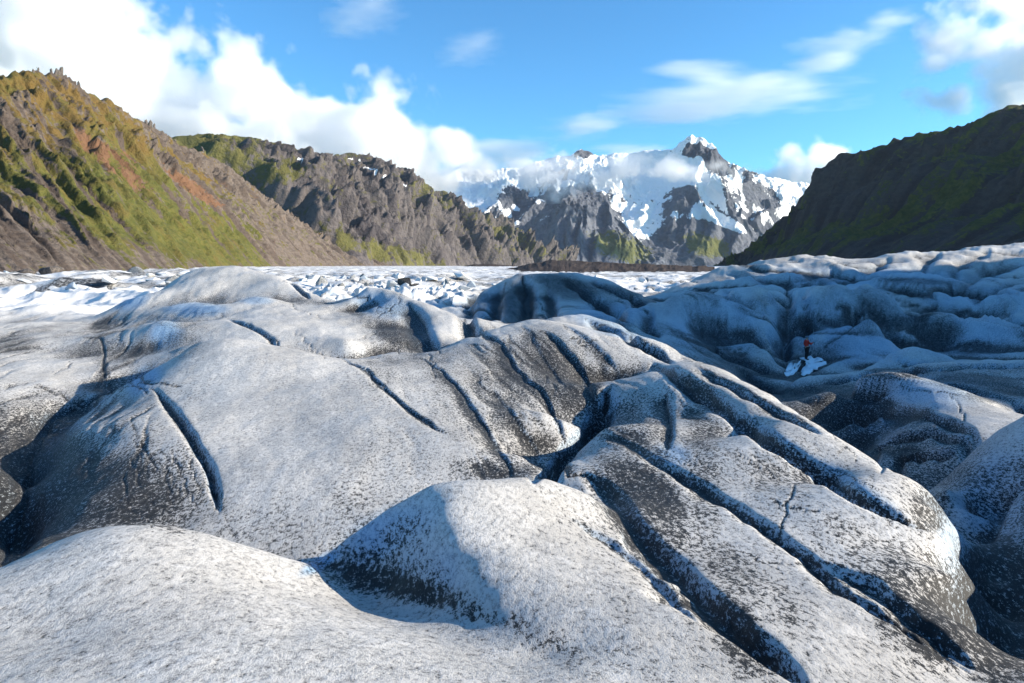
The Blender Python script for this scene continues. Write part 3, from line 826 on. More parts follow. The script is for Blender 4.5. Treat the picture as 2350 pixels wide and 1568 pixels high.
# --- bare blue ice and, on faces turned from the sun, painted blue shade
B(330, 870, 50, 30, 0.9, -40, 'blue'); B(375, 765, 40, 34, 0.9, -20, 'blue'); B(300, 690, 50, 22, 0.8, -20, 'blue'); B(450, 710, 70, 16, 0.8, 0, 'blue')
B(590, 690, 40, 10, 0.6, 0, 'blue'); B(880, 700, 80, 32, 0.7, 15, 'blue'); B(960, 760, 30, 50, 0.6, -20, 'blue'); B(880, 1230, 120, 60, 0.7, -30, 'blue'); B(740, 1290, 60, 16, 1.0, -30, 'blue')
B(1780, 1010, 130, 20, 0.6, 32, 'blue'); B(1960, 1120, 150, 22, 0.6, 33, 'blue'); B(1540, 1045, 50, 26, 0.7, 0, 'blue'); B(1420, 760, 120, 20, 0.6, 20, 'blue')
for px, py, rx, ry in ((1640, 740, 140, 80), (1950, 720, 120, 60), (1980, 790, 120, 50), (2220, 770, 160, 50), (2300, 1150, 110, 120), (2000, 960, 90, 60),
                       (2250, 690, 160, 40), (1850, 740, 40, 80), (1120, 700, 70, 40), (1420, 720, 100, 30), (1980, 640, 300, 30), (2100, 900, 160, 40)):
    B(px, py, rx, ry, 0.55, 0, 'blue')  # blue shade of the right-hand ice and walls, put into the colour

# steep clean faces show the blue ice under the crust
dzx = np.gradient(GZ, axis=1) / np.maximum(np.gradient(GX, axis=1), 1e-4)
dzy = np.gradient(GZ, axis=0) / np.maximum(np.gradient(GY, axis=0), 1e-4)
slope = np.sqrt(dzx ** 2 + dzy ** 2)
blue = np.maximum(blue, sstep(slope, 0.55, 1.5) * 0.55 * (1 - leftf))
GZ += fbm(GX * 3.1, GY * 2.3, 0.4, 3) * 0.010
rill = ridged(fl_u * 1.5 + 0.4 * BN, fl_v * 0.16, 3.3, 3, 0.5)
rmask = sstep(DD, 6.5, 10) * (1 - 0.6 * far_k) * sstep(BN + 0.25, 0, 0.5) * (1 - leftf) * (1 - 0.9 * sstep(cols[None, :], 330, 430) * (1 - sstep(cols[None, :], 900, 1020)))
GZ -= sstep(rill, 1.05, 1.6) * 0.024 * np.clip(DD / 12, 0.6, 1.6) * rmask
dirt_shade += sstep(rill, 1.0, 1.5) * 0.30 * rmask
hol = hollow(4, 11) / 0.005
dirt_shade += np.clip(hol, -0.5, 1.0) * 0.22 * hk  # finer pass: ash plus painted shade in small hollows
dirt_shade = np.clip(dirt_shade, 0, 0.97 + 0.12 * BN)
glacier = grid_mesh("glacier", GX, GY, GZ + EYE, ice_near, {'dirt_shade': dirt_shade, 'blue': np.clip(blue, 0, 1), 'clean': np.clip(leftf * 0.8 + brk * 0.5 + rk2 * 0.35 * sstep(rf, 1.1, 1.5), 0, 1)})  # right-hand crest tops whitened in colour for contrast the shade lacks
tag(glacier, "rolling grey-white glacier ice with black ash streaks filling the foreground", "glacier", 'structure')

# ------------------------------------------------------------------ far glacier
def wpt(px, py, D):
    return np.array([(px - CX) / F * D, D, (HZ - py) / F * D])


fc = np.linspace(-900, 2900, 680)
fl = np.linspace(math.log(118), math.log(3600), 300)
FD = np.exp(fl)[:, None] + np.zeros((300, 680))
FX = (fc[None, :] - CX) / F * FD
FY = FD
lf = np.log(FD)
zc = np.interp(lf, np.log([118, 200, 300, 600, 1200, 3600]), [-4.6, -4.0, -3.6, -3.0, 2.0, 10.0])
FZ = zc - 2.0 * sstep(fc[None, :], 1000, 1120) * (1 - sstep(FD, 700, 1200))
FZ = FZ - 6.0 * (1 - sstep(FD, 119, 137))
FZ = FZ - 6.0 * sstep(FX - 40 - 0.05 * FD, 0, 60) * (1 - sstep(FD, 150, 400))
rough_k = np.clip(FD / 120, 1, 6)
ser = ridged(FX * 0.055, FY * 0.035, 4.2, 5, 0.55)
FZ = FZ + (ser - 0.85) * 1.5 * np.interp(FD, [118, 160, 350, 900], [0.6, 1.0, 0.9, 1.0]) * sstep(fc[None, :], 480, 760)
FZ = FZ + (ridged(FX * 0.022 + FY * .006, FY * 0.013, 1.1, 5, 0.5) - 0.9) * 3.0 * (1 - sstep(fc[None, :], 520, 760))
fd = 0.10 + 0.75 * sstep(ridged(FX * 0.05 + 9, FY * 0.02, 2.4, 4), 0.95, 1.5) + 0.85 * sstep(0.72 - ser, 0, 0.35)
fd *= np.interp(FD, [118, 400, 900], [1, 0.8, 0.35])
fd += 0.5 * sstep(fc[None, :], 700, 820) * (1 - sstep(fc[None, :], 1100, 1250)) * (1 - sstep(FD, 200, 330)) * sstep(fbm(FX * .06, FY * .06, 3, 3), -0.1, 0.4)
far = grid_mesh("far_glacier", FX, FY, FZ + EYE, ice_far, {'dirt_shade': fd * 0.75, 'blue': 0.12 * sstep(0.7 - ser, 0, 0.5), 'clean': 0.75 * sstep(fd * -1, -0.5, 0.0) + 0 * FX})
tag(far, "bright white broken glacier stretching away to the foot of the mountains", "glacier", 'structure')

# ------------------------------------------------------------------ bench right of the frame, unseen, added to shade the right-hand ice
vy = np.linspace(-60, 175, 120)[:, None]
vt = np.linspace(0, 1, 60)[None, :]
vx0 = np.maximum(98.0, 0.80 * vy + 6)
VX = vx0 + vt ** 1.7 * 520
VY = vy + 0 * vt
top = np.interp(vy, [-60, -5, 8, 20, 35, 62, 76, 90, 105, 175], [14, 22, 34, 40, 42, 46, 40, 24, 10, 4])  # crest heights shaped so the shadow covers the right ice, not the foreground
VZ = -9 + (top + 9) * sstep(VX - vx0, 0, 34) + 0.06 * np.maximum(VX - vx0 - 34, 0) + fbm(VX * 0.06, VY * 0.06, 1.0, 4) * 2.0
shade_bench_shape = (VX, VY, VZ)

# ------------------------------------------------------------------ mountains
def mountain(name, pairs, nc, nr, mat, relief, bulge=0.0, rough_crest=4.0, seed=0.0, cover=None, back=0.25, gully=1.0, gfreq=1.0, terr=0.0, iso_k=1.0, cragtop=1.0, jag=0.0, bench=0.0, bf=3.0):
    """a sheet from a base line up the fall line to a crest line and down the far side, cut by gullies;
    pairs: crest column, row, distance and the column, row, distance of the foot below it"""
    a_ = np.array(pairs, float)
    s = np.linspace(a_[0, 0], a_[-1, 0], nc)
    cpy = np.interp(s, a_[:, 0], a_[:, 1]); cD = np.interp(s, a_[:, 0], a_[:, 2])
    bs = np.interp(s, a_[:, 0], a_[:, 3]); bpy = np.interp(s, a_[:, 0], a_[:, 4]); bD = np.interp(s, a_[:, 0], a_[:, 5])
    cpy = cpy + rough_crest * (fbm(s * 0.035, s * 0 + seed, 0.0, 5, 0.6)) - jag * (ridged(s * 0.045, s * 0 + seed, 1.0, 4, 0.7) - 0.9) * sstep(s, a_[0, 0] + 20, a_[0, 0] + 80)
    C3 = np.stack([(s - CX) / F * cD, cD, (HZ - cpy) / F * cD], -1)
    B3 = np.stack([(bs - CX) / F * bD, bD, (HZ - bpy) / F * bD], -1)
    nb = int(nr * back)
    t = np.concatenate([np.linspace(0, 1, nr), np.linspace(1, 1 + back, nb + 1)[1:]])[:, None]
    tf = np.minimum(t, 1)
    prof = tf + bulge * np.sin(tf * math.pi)
    if bench:
        prof = prof + bench * np.sin(math.tau * bf * tf + 2.5 * fbm(s[None, :] * 0.004 + 0 * tf, tf * 1.0 + 0 * s[None, :], seed, 3)) * np.sin(tf * math.pi)
    pos = B3[None] + (C3 - B3)[None] * tf[..., None]
    pos[..., 2] = B3[None, :, 2] + (C3 - B3)[None, :, 2] * prof
    over = np.maximum(t - 1, 0)
    hgt = (C3 - B3)[None, :, 2] + np.zeros_like(tf)
    dvec = (C3 - B3); dvec = dvec / np.maximum(np.linalg.norm(dvec[:, :2], axis=1, keepdims=True), 1e-6)
    hor = np.linalg.norm((C3 - B3)[:, :2], axis=1)
    pos[..., 0] += over * (dvec[:, 0] * hor)[None] * 1.2
    pos[..., 1] += over * (dvec[:, 1] * hor)[None] * 1.2
    pos[..., 2] -= over ** 1.4 * hgt * 1.3
    # along-slope coordinate in metres
    arc = np.concatenate([[0], np.cumsum(np.linalg.norm(np.diff((C3 + B3) / 2, axis=0), axis=1))])[None] + np.zeros_like(tf)
    H = np.maximum(np.abs(hgt).max(), 1.0)
    q = arc / H * 2.2 * gfreq
    wq = 0.55 * fbm(q * 0.7, tf * 2.3 + seed, 3.0, 4)
    gl = ridged(q + wq + seed, tf * 1.0 + 0.15 * q + 0.8 * wq, seed, 5, 0.55)         # spurs and gullies down the slope
    stk = ridged(q * 3.3 + wq * 1.5 + seed, tf * 1.9 + wq, seed + 4, 4, 0.55)          # runnels
    iso = fbm(pos[..., 0] / H * 9, pos[..., 1] / H * 9, pos[..., 2] / H * 3 + seed, 7, 0.62)
    rid = ridged(pos[..., 0] / H * 7 + 3, pos[..., 1] / H * 7, pos[..., 2] / H * 4 + seed, 6, 0.62)
    crag = sstep(fbm(q * 1.1 + 9, tf * 3.0 + seed, 2.0, 3) + (tf - 0.72) * 1.5 * cragtop, -0.05, 0.35)
    fine = ridged(pos[..., 0] / H * 26, pos[..., 1] / H * 26, pos[..., 2] / H * 10 + seed, 4, 0.6)
    env = np.sin(np.clip(tf, 0, 1) * math.pi) ** 0.7 * 0.9 + 0.06
    out = np.stack([-dvec[:, 0], -dvec[:, 1]], -1)
    amp = relief * H
    d = ((gl - 0.85) * gully * env + (stk - 0.8) * 0.16 * env + iso * 0.22 * iso_k * (env + 0.15)
         + crag * ((rid - 0.8) * 0.55 + (fine - 0.8) * 0.20) * iso_k * (env + 0.10)) * amp
    if terr > 0:
        zz = pos[..., 2] / H * 26 + 0.9 * iso
        d += terr * H * (np.abs((zz % 1.0) - 0.5) - 0.25) * env
    pos[..., 0] += out[None, :, 0] * d * 0.35
    pos[..., 1] += out[None, :, 1] * d * 0.35
    pos[..., 2] += d * 0.75
    PXp = pos[..., 0] / pos[..., 1] * F + CX
    PYp = HZ - pos[..., 2] / pos[..., 1] * F
    at = {'runnel': np.clip(0.5 + 0.55 * (stk - 0.8), 0, 1), 'dry': np.zeros_like(tf + arc), 'grass': np.zeros_like(tf + arc), 'red': np.zeros_like(tf + arc), 'snow': np.zeros_like(tf + arc)}
    if cover:
        cover(at, PXp, PYp, tf + np.zeros_like(arc), iso, gl, rid, stk, crag)
    o = grid_mesh(name, pos[..., 0], pos[..., 1], pos[..., 2] + EYE, mat, at)
    return o, pos


def oval(PXp, PYp, px, py, rx, ry, tilt=0.0, soft=0.5, nz=0.0):
    dx, dy = PXp - px, PYp - py
    ct, s_ = math.cos(math.radians(tilt)), math.sin(math.radians(tilt))
    u, v = (dx * ct + dy * s_) / rx, (-dx * s_ + dy * ct) / ry
    return 1 - sstep(np.sqrt(u * u + v * v) + nz, 1 - soft, 1 + soft)


slope_left = make_slope("left_slope_ground", 220.0, (0.088, 0.068, 0.056), (0.145, 0.118, 0.100), (0.072, 0.080, 0.020), (0.120, 0.108, 0.030), (0.150, 0.082, 0.048))
slope_mid = make_slope("middle_slope_ground", 700.0, (0.070, 0.062, 0.066), (0.118, 0.104, 0.102), (0.095, 0.095, 0.030), (0.125, 0.115, 0.042), (0.130, 0.095, 0.075))
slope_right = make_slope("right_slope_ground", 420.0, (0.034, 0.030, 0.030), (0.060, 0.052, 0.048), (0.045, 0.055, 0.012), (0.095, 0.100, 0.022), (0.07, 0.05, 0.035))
slope_snow = make_slope("snow_mountain_ground", 1500.0, (0.080, 0.090, 0.118), (0.130, 0.140, 0.168), (0.105, 0.115, 0.035), (0.13, 0.13, 0.05), (0.14, 0.11, 0.10))  # rock tinted blue-grey: distance haze put into its colour


def cover_left(at, X, Y, t, iso, gl, rid, stk, crag):
    nz = iso * 0.35
    g = 0.34 + 0.30 * sstep(t, 0.45, 0.8) * (1 - sstep(X, 380, 520)) + 0 * X
    g += 0.45 * oval(X, Y, 300, 480, 330, 80, 30, 0.7, nz) + 0.5 * oval(X, Y, 520, 570, 120, 50, 20, 0.6, nz) + 0.9 * oval(X, Y, 10, 185, 75, 30, -15, 0.3)
    g += 0.30 * oval(X, Y, 220, 300, 200, 60, 40, 0.6, nz)
    g -= 0.45 * oval(X, Y, 60, 300, 150, 50, 30, 0.6, nz) + 0.45 * oval(X, Y, 40, 530, 130, 70, 20, 0.6, nz) + 0.30 * oval(X, Y, 150, 600, 260, 28, 0, 0.6, nz)
    g -= 0.7 * oval(X, Y, 260, 370, 120, 26, 38, 0.5, nz) + 0.7 * oval(X, Y, 440, 430, 90, 13, 35, 0.5, nz)
    g -= 0.35 * sstep(X, 480, 640) + 0.25 * oval(X, Y, 480, 590, 260, 40, 0, 0.6, nz)
    at['dry'][:] = np.clip(sstep(t, 0.45, 0.75) + 0.5 * sstep(iso, 0, 0.5), 0, 1)
    at['grass'][:] = g - 0.06 + 0.7 * (stk - 0.8) - 0.55 * crag * sstep(rid, 0.7, 1.2)
    at['red'][:] = 0.95 * oval(X, Y, 262, 372, 125, 28, 38, 0.5, nz) + 0.9 * oval(X, Y, 440, 430, 95, 14, 35, 0.5, nz) + 0.25 * sstep(iso, 0, .5)


m1, pos1 = mountain("mountain_ridge",
    [(-800, 245, 590, -200, 636, 290), (-400, 225, 700, 60, 634, 360), (-60, 200, 850, 330, 631, 600), (0, 184, 900, 400, 629, 700), (60, 170, 940, 460, 627, 800),
     (85, 169, 960, 490, 627, 860), (140, 180, 1010, 520, 626, 940), (200, 212, 1080, 560, 625, 1050), (270, 250, 1180, 610, 624, 1180), (345, 298, 1280, 660, 623, 1300), (400, 330, 1400, 700, 622, 1420),
     (480, 362, 1550, 740, 621, 1560), (540, 405, 1700, 775, 620, 1720), (600, 455, 1850, 810, 620, 1880), (680, 515, 2050, 850, 619, 2080), (760, 570, 2250, 890, 618, 2260), (850, 618, 2400, 920, 618, 2380)],
    600, 230, slope_left, 0.085, -0.03, 7.0, 1.7, cover_left, gully=0.8, gfreq=1.9, terr=0.0, iso_k=1.15, jag=7.0)
tag(m1, "steep green and rust-brown mountainside rising on the left, closest to the ice", "mountain", 'structure')


def cover_mid(at, X, Y, t, iso, gl, rid, stk, crag):
    nz = iso * 0.35
    g = 0.16 + 0.55 * sstep(t, 0.80, 0.95) * (1 - sstep(X, 700, 780)) + 0.55 * oval(X, Y, 900, 585, 150, 22, 16, 0.6, nz) + 0.35 * oval(X, Y, 1180, 545, 90, 16, 28, 0.6, nz)
    g += 0.35 * oval(X, Y, 560, 370, 160, 32, 12, 0.5, nz) + 0.35 * oval(X, Y, 990, 440, 60, 14, 30, .6, nz) + 0.3 * sstep(t, 0.72, 0.9) * (1 - sstep(X, 690, 750))
    at['grass'][:] = g + 0.15 - 0.3 * crag * sstep(rid, 0.9, 1.4)
    at['red'][:] = 0.35 * (1 - sstep(X, 560, 760))
    sn = np.maximum.reduce([oval(X, Y, 690, 366, 9, 6, 0, 0.3), oval(X, Y, 570, 372, 6, 3, 30, 0.3), oval(X, Y, 850, 387, 22, 4, 10, 0.4), oval(X, Y, 862, 396, 4, 12, 20, 0.4),
                            oval(X, Y, 880, 405, 10, 4, -30, 0.4), oval(X, Y, 805, 365, 8, 3, 0, 0.4), oval(X, Y, 828, 368, 8, 4, 0, 0.4), oval(X, Y, 930, 425, 8, 4, 30, 0.4)])
    at['snow'][:] = sn * 0.9 - 0.2


m2, pos2 = mountain("mountain_range",
    [(330, 330, 2100, 820, 620, 2000), (410, 326, 2300, 870, 619, 2250), (470, 322, 2500, 910, 618, 2450), (560, 330, 2750, 950, 617, 2700), (650, 348, 3000, 990, 616, 2950), (690, 356, 3100, 1005, 616, 3050),
     (735, 368, 3200, 1020, 616, 3150), (770, 359, 3400, 1040, 616, 3350), (800, 357, 3500, 1060, 616, 3450), (860, 376, 3800, 1095, 616, 3700), (900, 396, 4000, 1120, 616, 3900), (960, 425, 4200, 1150, 616, 4100),
     (1060, 482, 4600, 1200, 616, 4500), (1150, 532, 4900, 1245, 616, 4800), (1230, 577, 5200, 1285, 617, 5100), (1300, 614, 5400, 1320, 618, 5380)],
    460, 190, slope_mid, 0.17, -0.05, 3.0, 5.2, cover_mid, gully=2.2, gfreq=1.1, terr=0.0, iso_k=0.36, cragtop=-0.9)
tag(m2, "grey-brown gullied mountain range with green rounded tops, behind the left ridge", "mountain", 'structure')


def cover_right(at, X, Y, t, iso, gl, rid, stk, crag):
    nz = iso * 0.35
    g = 0.18 + 0.5 * sstep(t, 0.86, 0.97) * sstep(X, 2000, 2150) + 0.4 * oval(X, Y, 1950, 545, 240, 24, -26, 0.6, nz) + 0.5 * oval(X, Y, 2230, 430, 120, 22, -30, 0.6, nz)
    g += 0.35 * oval(X, Y, 1800, 560, 60, 20, -20, 0.6, nz)
    g -= 0.4 * oval(X, Y, 1930, 420, 80, 70, 0, 0.4, nz) + 0.3 * sstep(0.20 - t, 0, 0.12)
    at['grass'][:] = g + 0.5 * (gl - 0.85) + 0.25 * (stk - 0.8) - 0.3 * crag * sstep(rid, 0.8, 1.3)


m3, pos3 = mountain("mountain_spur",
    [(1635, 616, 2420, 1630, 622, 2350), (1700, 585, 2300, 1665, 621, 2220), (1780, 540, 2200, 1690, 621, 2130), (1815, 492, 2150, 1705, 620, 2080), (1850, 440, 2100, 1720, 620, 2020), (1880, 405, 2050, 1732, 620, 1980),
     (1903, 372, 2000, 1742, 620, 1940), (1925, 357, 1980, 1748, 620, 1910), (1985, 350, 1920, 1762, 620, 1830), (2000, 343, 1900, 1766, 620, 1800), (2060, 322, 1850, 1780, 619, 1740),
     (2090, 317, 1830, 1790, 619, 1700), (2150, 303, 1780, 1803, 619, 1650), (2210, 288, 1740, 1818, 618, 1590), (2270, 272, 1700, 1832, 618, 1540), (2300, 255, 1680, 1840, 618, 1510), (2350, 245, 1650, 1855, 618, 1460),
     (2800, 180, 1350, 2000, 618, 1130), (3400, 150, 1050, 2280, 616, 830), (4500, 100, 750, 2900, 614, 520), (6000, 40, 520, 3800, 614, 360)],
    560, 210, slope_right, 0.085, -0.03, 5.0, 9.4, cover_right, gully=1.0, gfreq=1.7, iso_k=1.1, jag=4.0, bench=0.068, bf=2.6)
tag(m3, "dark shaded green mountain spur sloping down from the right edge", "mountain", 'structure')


def cover_snow(at, X, Y, t, iso, gl, rid, stk, crag):
    nz = iso * 0.30
    s = 1.15 - sstep(Y, 440, 580) * 1.1 + 0.25 * iso
    s += 0.35 * sstep(0.85 - gl, 0, 0.5) - 0.50 * sstep(rid, 0.85, 1.35) - 0.22 * sstep(gl, 0.95, 1.35) * sstep(Y, 365, 400)
    s = np.maximum(s, 1.0 * oval(X, Y, 1490, 400, 120, 60, 0, 0.5, nz))
    s = np.maximum(s, 0.85 * oval(X, Y, 1470, 500, 70, 70, 20, 0.5, nz) - 0.2 * sstep(rid, 0.9, 1.4))
    s = np.maximum(s, 0.95 * oval(X, Y, 1640, 500, 80, 16, 24, 0.4, nz))
    s = np.maximum(s, 0.95 * oval(X, Y, 1240, 480, 120, 16, -28, 0.4, nz))
    s = np.maximum(s, 1.1 * oval(X, Y, 1100, 430, 130, 50, 0, 0.5, nz))
    s = np.maximum(s, 1.1 * oval(X, Y, 1800, 440, 80, 50, 0, 0.5, nz))
    s -= 1.2 * oval(X, Y, 1300, 530, 110, 80, 0, 0.35, nz) + 0.9 * oval(X, Y, 1590, 560, 90, 50, 0, 0.4, nz) + 0.6 * oval(X, Y, 1330, 455, 60, 26, 0, 0.4, nz)
    s -= 1.3 * oval(X, Y, 1592, 345, 30, 13, 0, 0.4, nz) + 1.2 * oval(X, Y, 1645, 372, 40, 20, 30, 0.4, nz) + 0.8 * oval(X, Y, 1345, 354, 22, 9, 0, 0.5, nz)
    s -= 0.8 * oval(X, Y, 1750, 450, 50, 30, 20, 0.4, nz) + 0.8 * oval(X, Y, 1560, 455, 40, 30, 0, 0.4, nz) + 0.7 * oval(X, Y, 1175, 450, 40, 28, 0, 0.4, nz)
    at['snow'][:] = s
    at['grass'][:] = 0.05 + 0.8 * oval(X, Y, 1620, 565, 60, 24, 15, 0.6, nz) + 0.7 * oval(X, Y, 1420, 575, 90, 26, 15, 0.6, nz)


snow_crest = [(930, 440, 8600), (1000, 410, 8800), (1060, 388, 9000), (1130, 392, 9100), (1200, 382, 9200), (1260, 365, 9300), (1310, 358, 9300), (1335, 345, 9300), (1350, 346, 9300), (1370, 356, 9300), (1440, 352, 9300),
     (1500, 345, 9200), (1540, 350, 9000), (1562, 333, 8950), (1572, 322, 8900), (1586, 313, 8900), (1600, 321, 8900), (1614, 319, 8900), (1628, 330, 8850), (1634, 327, 8850), (1650, 355, 8800), (1680, 380, 8800), (1720, 395, 8900), (1770, 410, 9000), (1800, 415, 9200), (1850, 420, 9500), (1950, 430, 9800)]
m4, pos4 = mountain("snow_mountain", [(p, y, d, p, 618, 8200 + (p - 930) * 0.5) for p, y, d in [(p_, y_, d_ + 900) for p_, y_, d_ in snow_crest]],
    480, 230, slope_snow, 0.14, -0.08, 4.0, 3.3, cover_snow, gully=1.0, gfreq=0.8, iso_k=0.75, jag=0.8)
tag(m4, "high snow-covered mountain with dark rock faces and an icefall at the valley head", "mountain", 'structure')

# dark foot-hill in front of the snow mountain
def cover_hill(at, X, Y, t, iso, gl, rid, stk, crag):
    at['snow'][:] = -0.5 + 0.95 * oval(X, Y, 1395, 430, 8, 5) + 0.9 * oval(X, Y, 1250, 500, 50, 5, -30, 0.5) + 0.9 * oval(X, Y, 1215, 505, 40, 5, -32, 0.5) + 0.9 * oval(X, Y, 1425, 520, 30, 5, 40, .5)
    at['grass'][:] = 0.1 + 0.7 * oval(X, Y, 1425, 570, 70, 30, 20, 0.6, iso * 0.3)
    at['red'][:] = 0.1


hill_crest = [(1130, 590, 6100), (1180, 540, 6300), (1230, 495, 6500), (1280, 452, 6700), (1310, 432, 6800), (1345, 440, 6800), (1390, 450, 6750), (1410, 490, 6600), (1450, 540, 6400), (1500, 600, 6100)]
m5, pos5 = mountain("rocky_foothill", [(p, y, d, 1310 + (p - 1310) * 1.2, 619, 6000 + abs(p - 1310) * 3.4) for p, y, d in [(p_, y_, d_ + 1000) for p_, y_, d_ in hill_crest]],
    240, 140, slope_snow, 0.11, -0.03, 3.0, 6.1, cover_hill, gully=1.1, gfreq=1.3, iso_k=0.7)
tag(m5, "bare dark pyramid-shaped foothill below the cloud in front of the snow mountain", "mountain", 'structure')

# moraine
mor_m = make_slope("moraine_gravel", 30.0, (0.040, 0.030, 0.026), (0.070, 0.052, 0.044), (0.05, 0.04, 0.03), (0.05, 0.04, 0.03), (0.075, 0.05, 0.04))
zero = np.zeros_like(VX)
vb = grid_mesh("shade_bench", VX, VY, VZ + EYE, mor_m, {'grass': zero, 'red': zero + 0.3, 'snow': zero})
tag(vb, "unseen rubble bench added right of the frame to shade the ice", "hillside", 'structure')
mo, _ = mountain("moraine", [(1160, 618, 900, 1150, 634, 640), (1220, 605, 880, 1215, 635, 630), (1265, 597, 860, 1262, 636, 620), (1330, 599, 840, 1328, 636, 620), (1420, 604, 820, 1418, 636, 620),
                             (1520, 608, 800, 1520, 636, 620), (1640, 612, 800, 1640, 632, 640)], 240, 34, mor_m, 0.12, 0.1, 3.0, 2.0, None, gully=0.6, gfreq=0.3)
tag(mo, "long dark brown moraine ridge of rubble across the middle of the glacier", "moraine", 'structure')
mo2, _ = mountain("moraine", [(1030, 618, 1500, 1030, 622, 1250), (1090, 606, 1450, 1088, 623, 1230), (1130, 606, 1450, 1130, 623, 1220), (1200, 611, 1450, 1200, 623, 1230), (1290, 618, 1500, 1290, 623, 1250)],
                  130, 22, mor_m, 0.08, 0.1, 2.0, 4.0, None, gully=0.6, gfreq=0.3)
tag(mo2, "lower brown moraine mound beyond the long one, left of centre", "moraine", 'structure')
# ------------------------------------------------------------------ ice blocks of the broken middle of the glacier
import bmesh


def hull_mesh(name, rnd, n=14, size=(1, 1, 1), mat=None, up=0.35, attrs=None):
    bm = bmesh.new()
    for k in range(n):
        v = Vector((rnd.gauss(0, 1), rnd.gauss(0, 1), rnd.gauss(0, 1))).normalized() * rnd.uniform(0.75, 1.05)
        bm.verts.new((v.x * size[0], v.y * size[1], (v.z + up) * size[2]))
    r = bmesh.ops.convex_hull(bm, input=bm.verts)
    bmesh.ops.delete(bm, geom=[g for g in r['geom_interior'] if isinstance(g, bmesh.types.BMVert)], context='VERTS')
    bmesh.ops.bevel(bm, geom=list(bm.edges), offset=0.10 * min(size), segments=1, affect='EDGES', clamp_overlap=True)
    me = bpy.data.meshes.new(name)
    bm.to_mesh(me)
    bm.free()
    for k, v in (attrs or {}).items():
        at = me.attributes.new(k, 'FLOAT', 'POINT')
        at.data.foreach_set('value', np.full(len(me.vertices), v, np.float32))
    me.materials.append(mat)
    return me


rb = random.Random(4)
ice_block = make_ice("ice_block_ice", True)
block_meshes = [hull_mesh("ice_block", rb, rb.randint(9, 14), (1, 0.8, rb.uniform(0.7, 1.2)), ice_block, 0.2,
                          {'dirt_shade': d_, 'blue': b_, 'clean': c_}) for d_, b_, c_ in
                ((0.1, 0.1, 0.8), (0.25, 0.3, 0.4), (0.05, 0.0, 0.9), (0.6, 0.2, 0.1), (0.3, 0.5, 0.2), (0.95, 0.0, 0.0), (0.15, 0.2, 0.7))]


def ground_z(px, D):
    if D < 130:
        i = min(int(np.searchsorted(lnD, math.log(D))), R_ - 1)
        c = int(np.argmin(np.abs(cols - px)))
        return GZ[i, c]
    i = min(int(np.searchsorted(fl, math.log(D))), 299)
    c = int(round((px - fc[0]) / (fc[-1] - fc[0]) * 679))
    return FZ[i, c]


for k in range(215):
    if k >= 150:
        px, D = rb.uniform(-60, 470), math.exp(rb.uniform(math.log(85), math.log(330)))
    elif k < 110:
        px, D = rb.uniform(690, 1090), math.exp(rb.uniform(math.log(66), math.log(230)))
    else:
        px, D = rb.uniform(1090, 1560), math.exp(rb.uniform(math.log(95), math.log(300)))
    o = bpy.data.objects.new("ice_block", block_meshes[rb.choice((0, 0, 1, 1, 2, 3, 3, 4, 4, 6))])
    sz = D * (rb.uniform(7, 19) if k < 150 else rb.uniform(10, 26)) / F
    o.scale = (sz * rb.uniform(0.8, 1.5), sz * 1.1, sz * (rb.uniform(0.6, 1.15) if k < 150 else rb.uniform(0.3, 0.6)))
    o.rotation_euler = (rb.uniform(-0.3, 0.3), rb.uniform(-0.3, 0.3), rb.uniform(0, 6.3))
    o.location = ((px - CX) / F * D, D, ground_z(px, D) + EYE)
    scene.collection.objects.link(o)
    o.parent = far
for px, D, w_, h_ in ((872, 131, 2.6, 1.1), (898, 130, 3.6, 1.5), (925, 129, 3.6, 1.6), (950, 128, 2.4, 1.2)):   # the ash-black block
    o = bpy.data.objects.new("ice_block", block_meshes[5])
    o.scale = (w_, 2.2, h_); o.rotation_euler = (0.1, 0.05, rb.uniform(-0.4, 0.4))
    o.location = ((px - CX) / F * D, D, ground_z(px, D) + EYE - 0.1)
    scene.collection.objects.link(o)
    o.parent = far

# ------------------------------------------------------------------ crags on the left ridge, boulders at its foot
crag_m, ct_ = material("crag_rock")
cpos_ = ct_.n('ShaderNodeNewGeometry').outputs['Position']
cn = ct_.noise(cpos_, 0.6, 5.0, 0.65)
ccol_ = ct_.mix(ct_.smooth(cn, 0.35, 0.65), (0.05, 0.043, 0.04), (0.13, 0.11, 0.095))
cb = ct_.n('ShaderNodeBsdfPrincipled', {'Base Color': ccol_, 'Roughness': 0.95,
                                        'Normal': ct_.n('ShaderNodeBump', {'Strength': 1.0, 'Distance': 1.0, 'Height': cn}).outputs[0]})
ct_.n('ShaderNodeOutputMaterial', {0: cb})
pin_meshes = [hull_mesh("rock_pinnacle", rb, 16, (0.6, 0.6, 1.3), crag_m, 0.3) for _ in range(4)]
cr_row = pos1[229]
cr_px = cr_row[:, 0] / cr_row[:, 1] * F + CX
for px, hp in ((66, 6), (78, 9), (88, 7), (118, 9), (127, 15), (134, 13), (140, 17), (150, 7), (182, 10), (336, 11), (345, 15), (353, 11), (402, 8),
               (465, 9), (520, 9)):
    j = int(np.argmin(np.abs(cr_px - px)))
    p = cr_row[j]
    hgt_ = hp / F * p[1]
    o = bpy.data.objects.new("rock_pinnacle", rb.choice(pin_meshes))
    o.scale = (hgt_ * rb.uniform(0.5, 0.8), hgt_ * 0.7, hgt_ * 0.7)
    o.rotation_euler = (rb.uniform(-0.15, 0.15), rb.uniform(-0.2, 0.2), rb.uniform(0, 6))
    o.location = (p[0], p[1], p[2] + EYE)
    scene.collection.objects.link(o)
    o.parent = m1
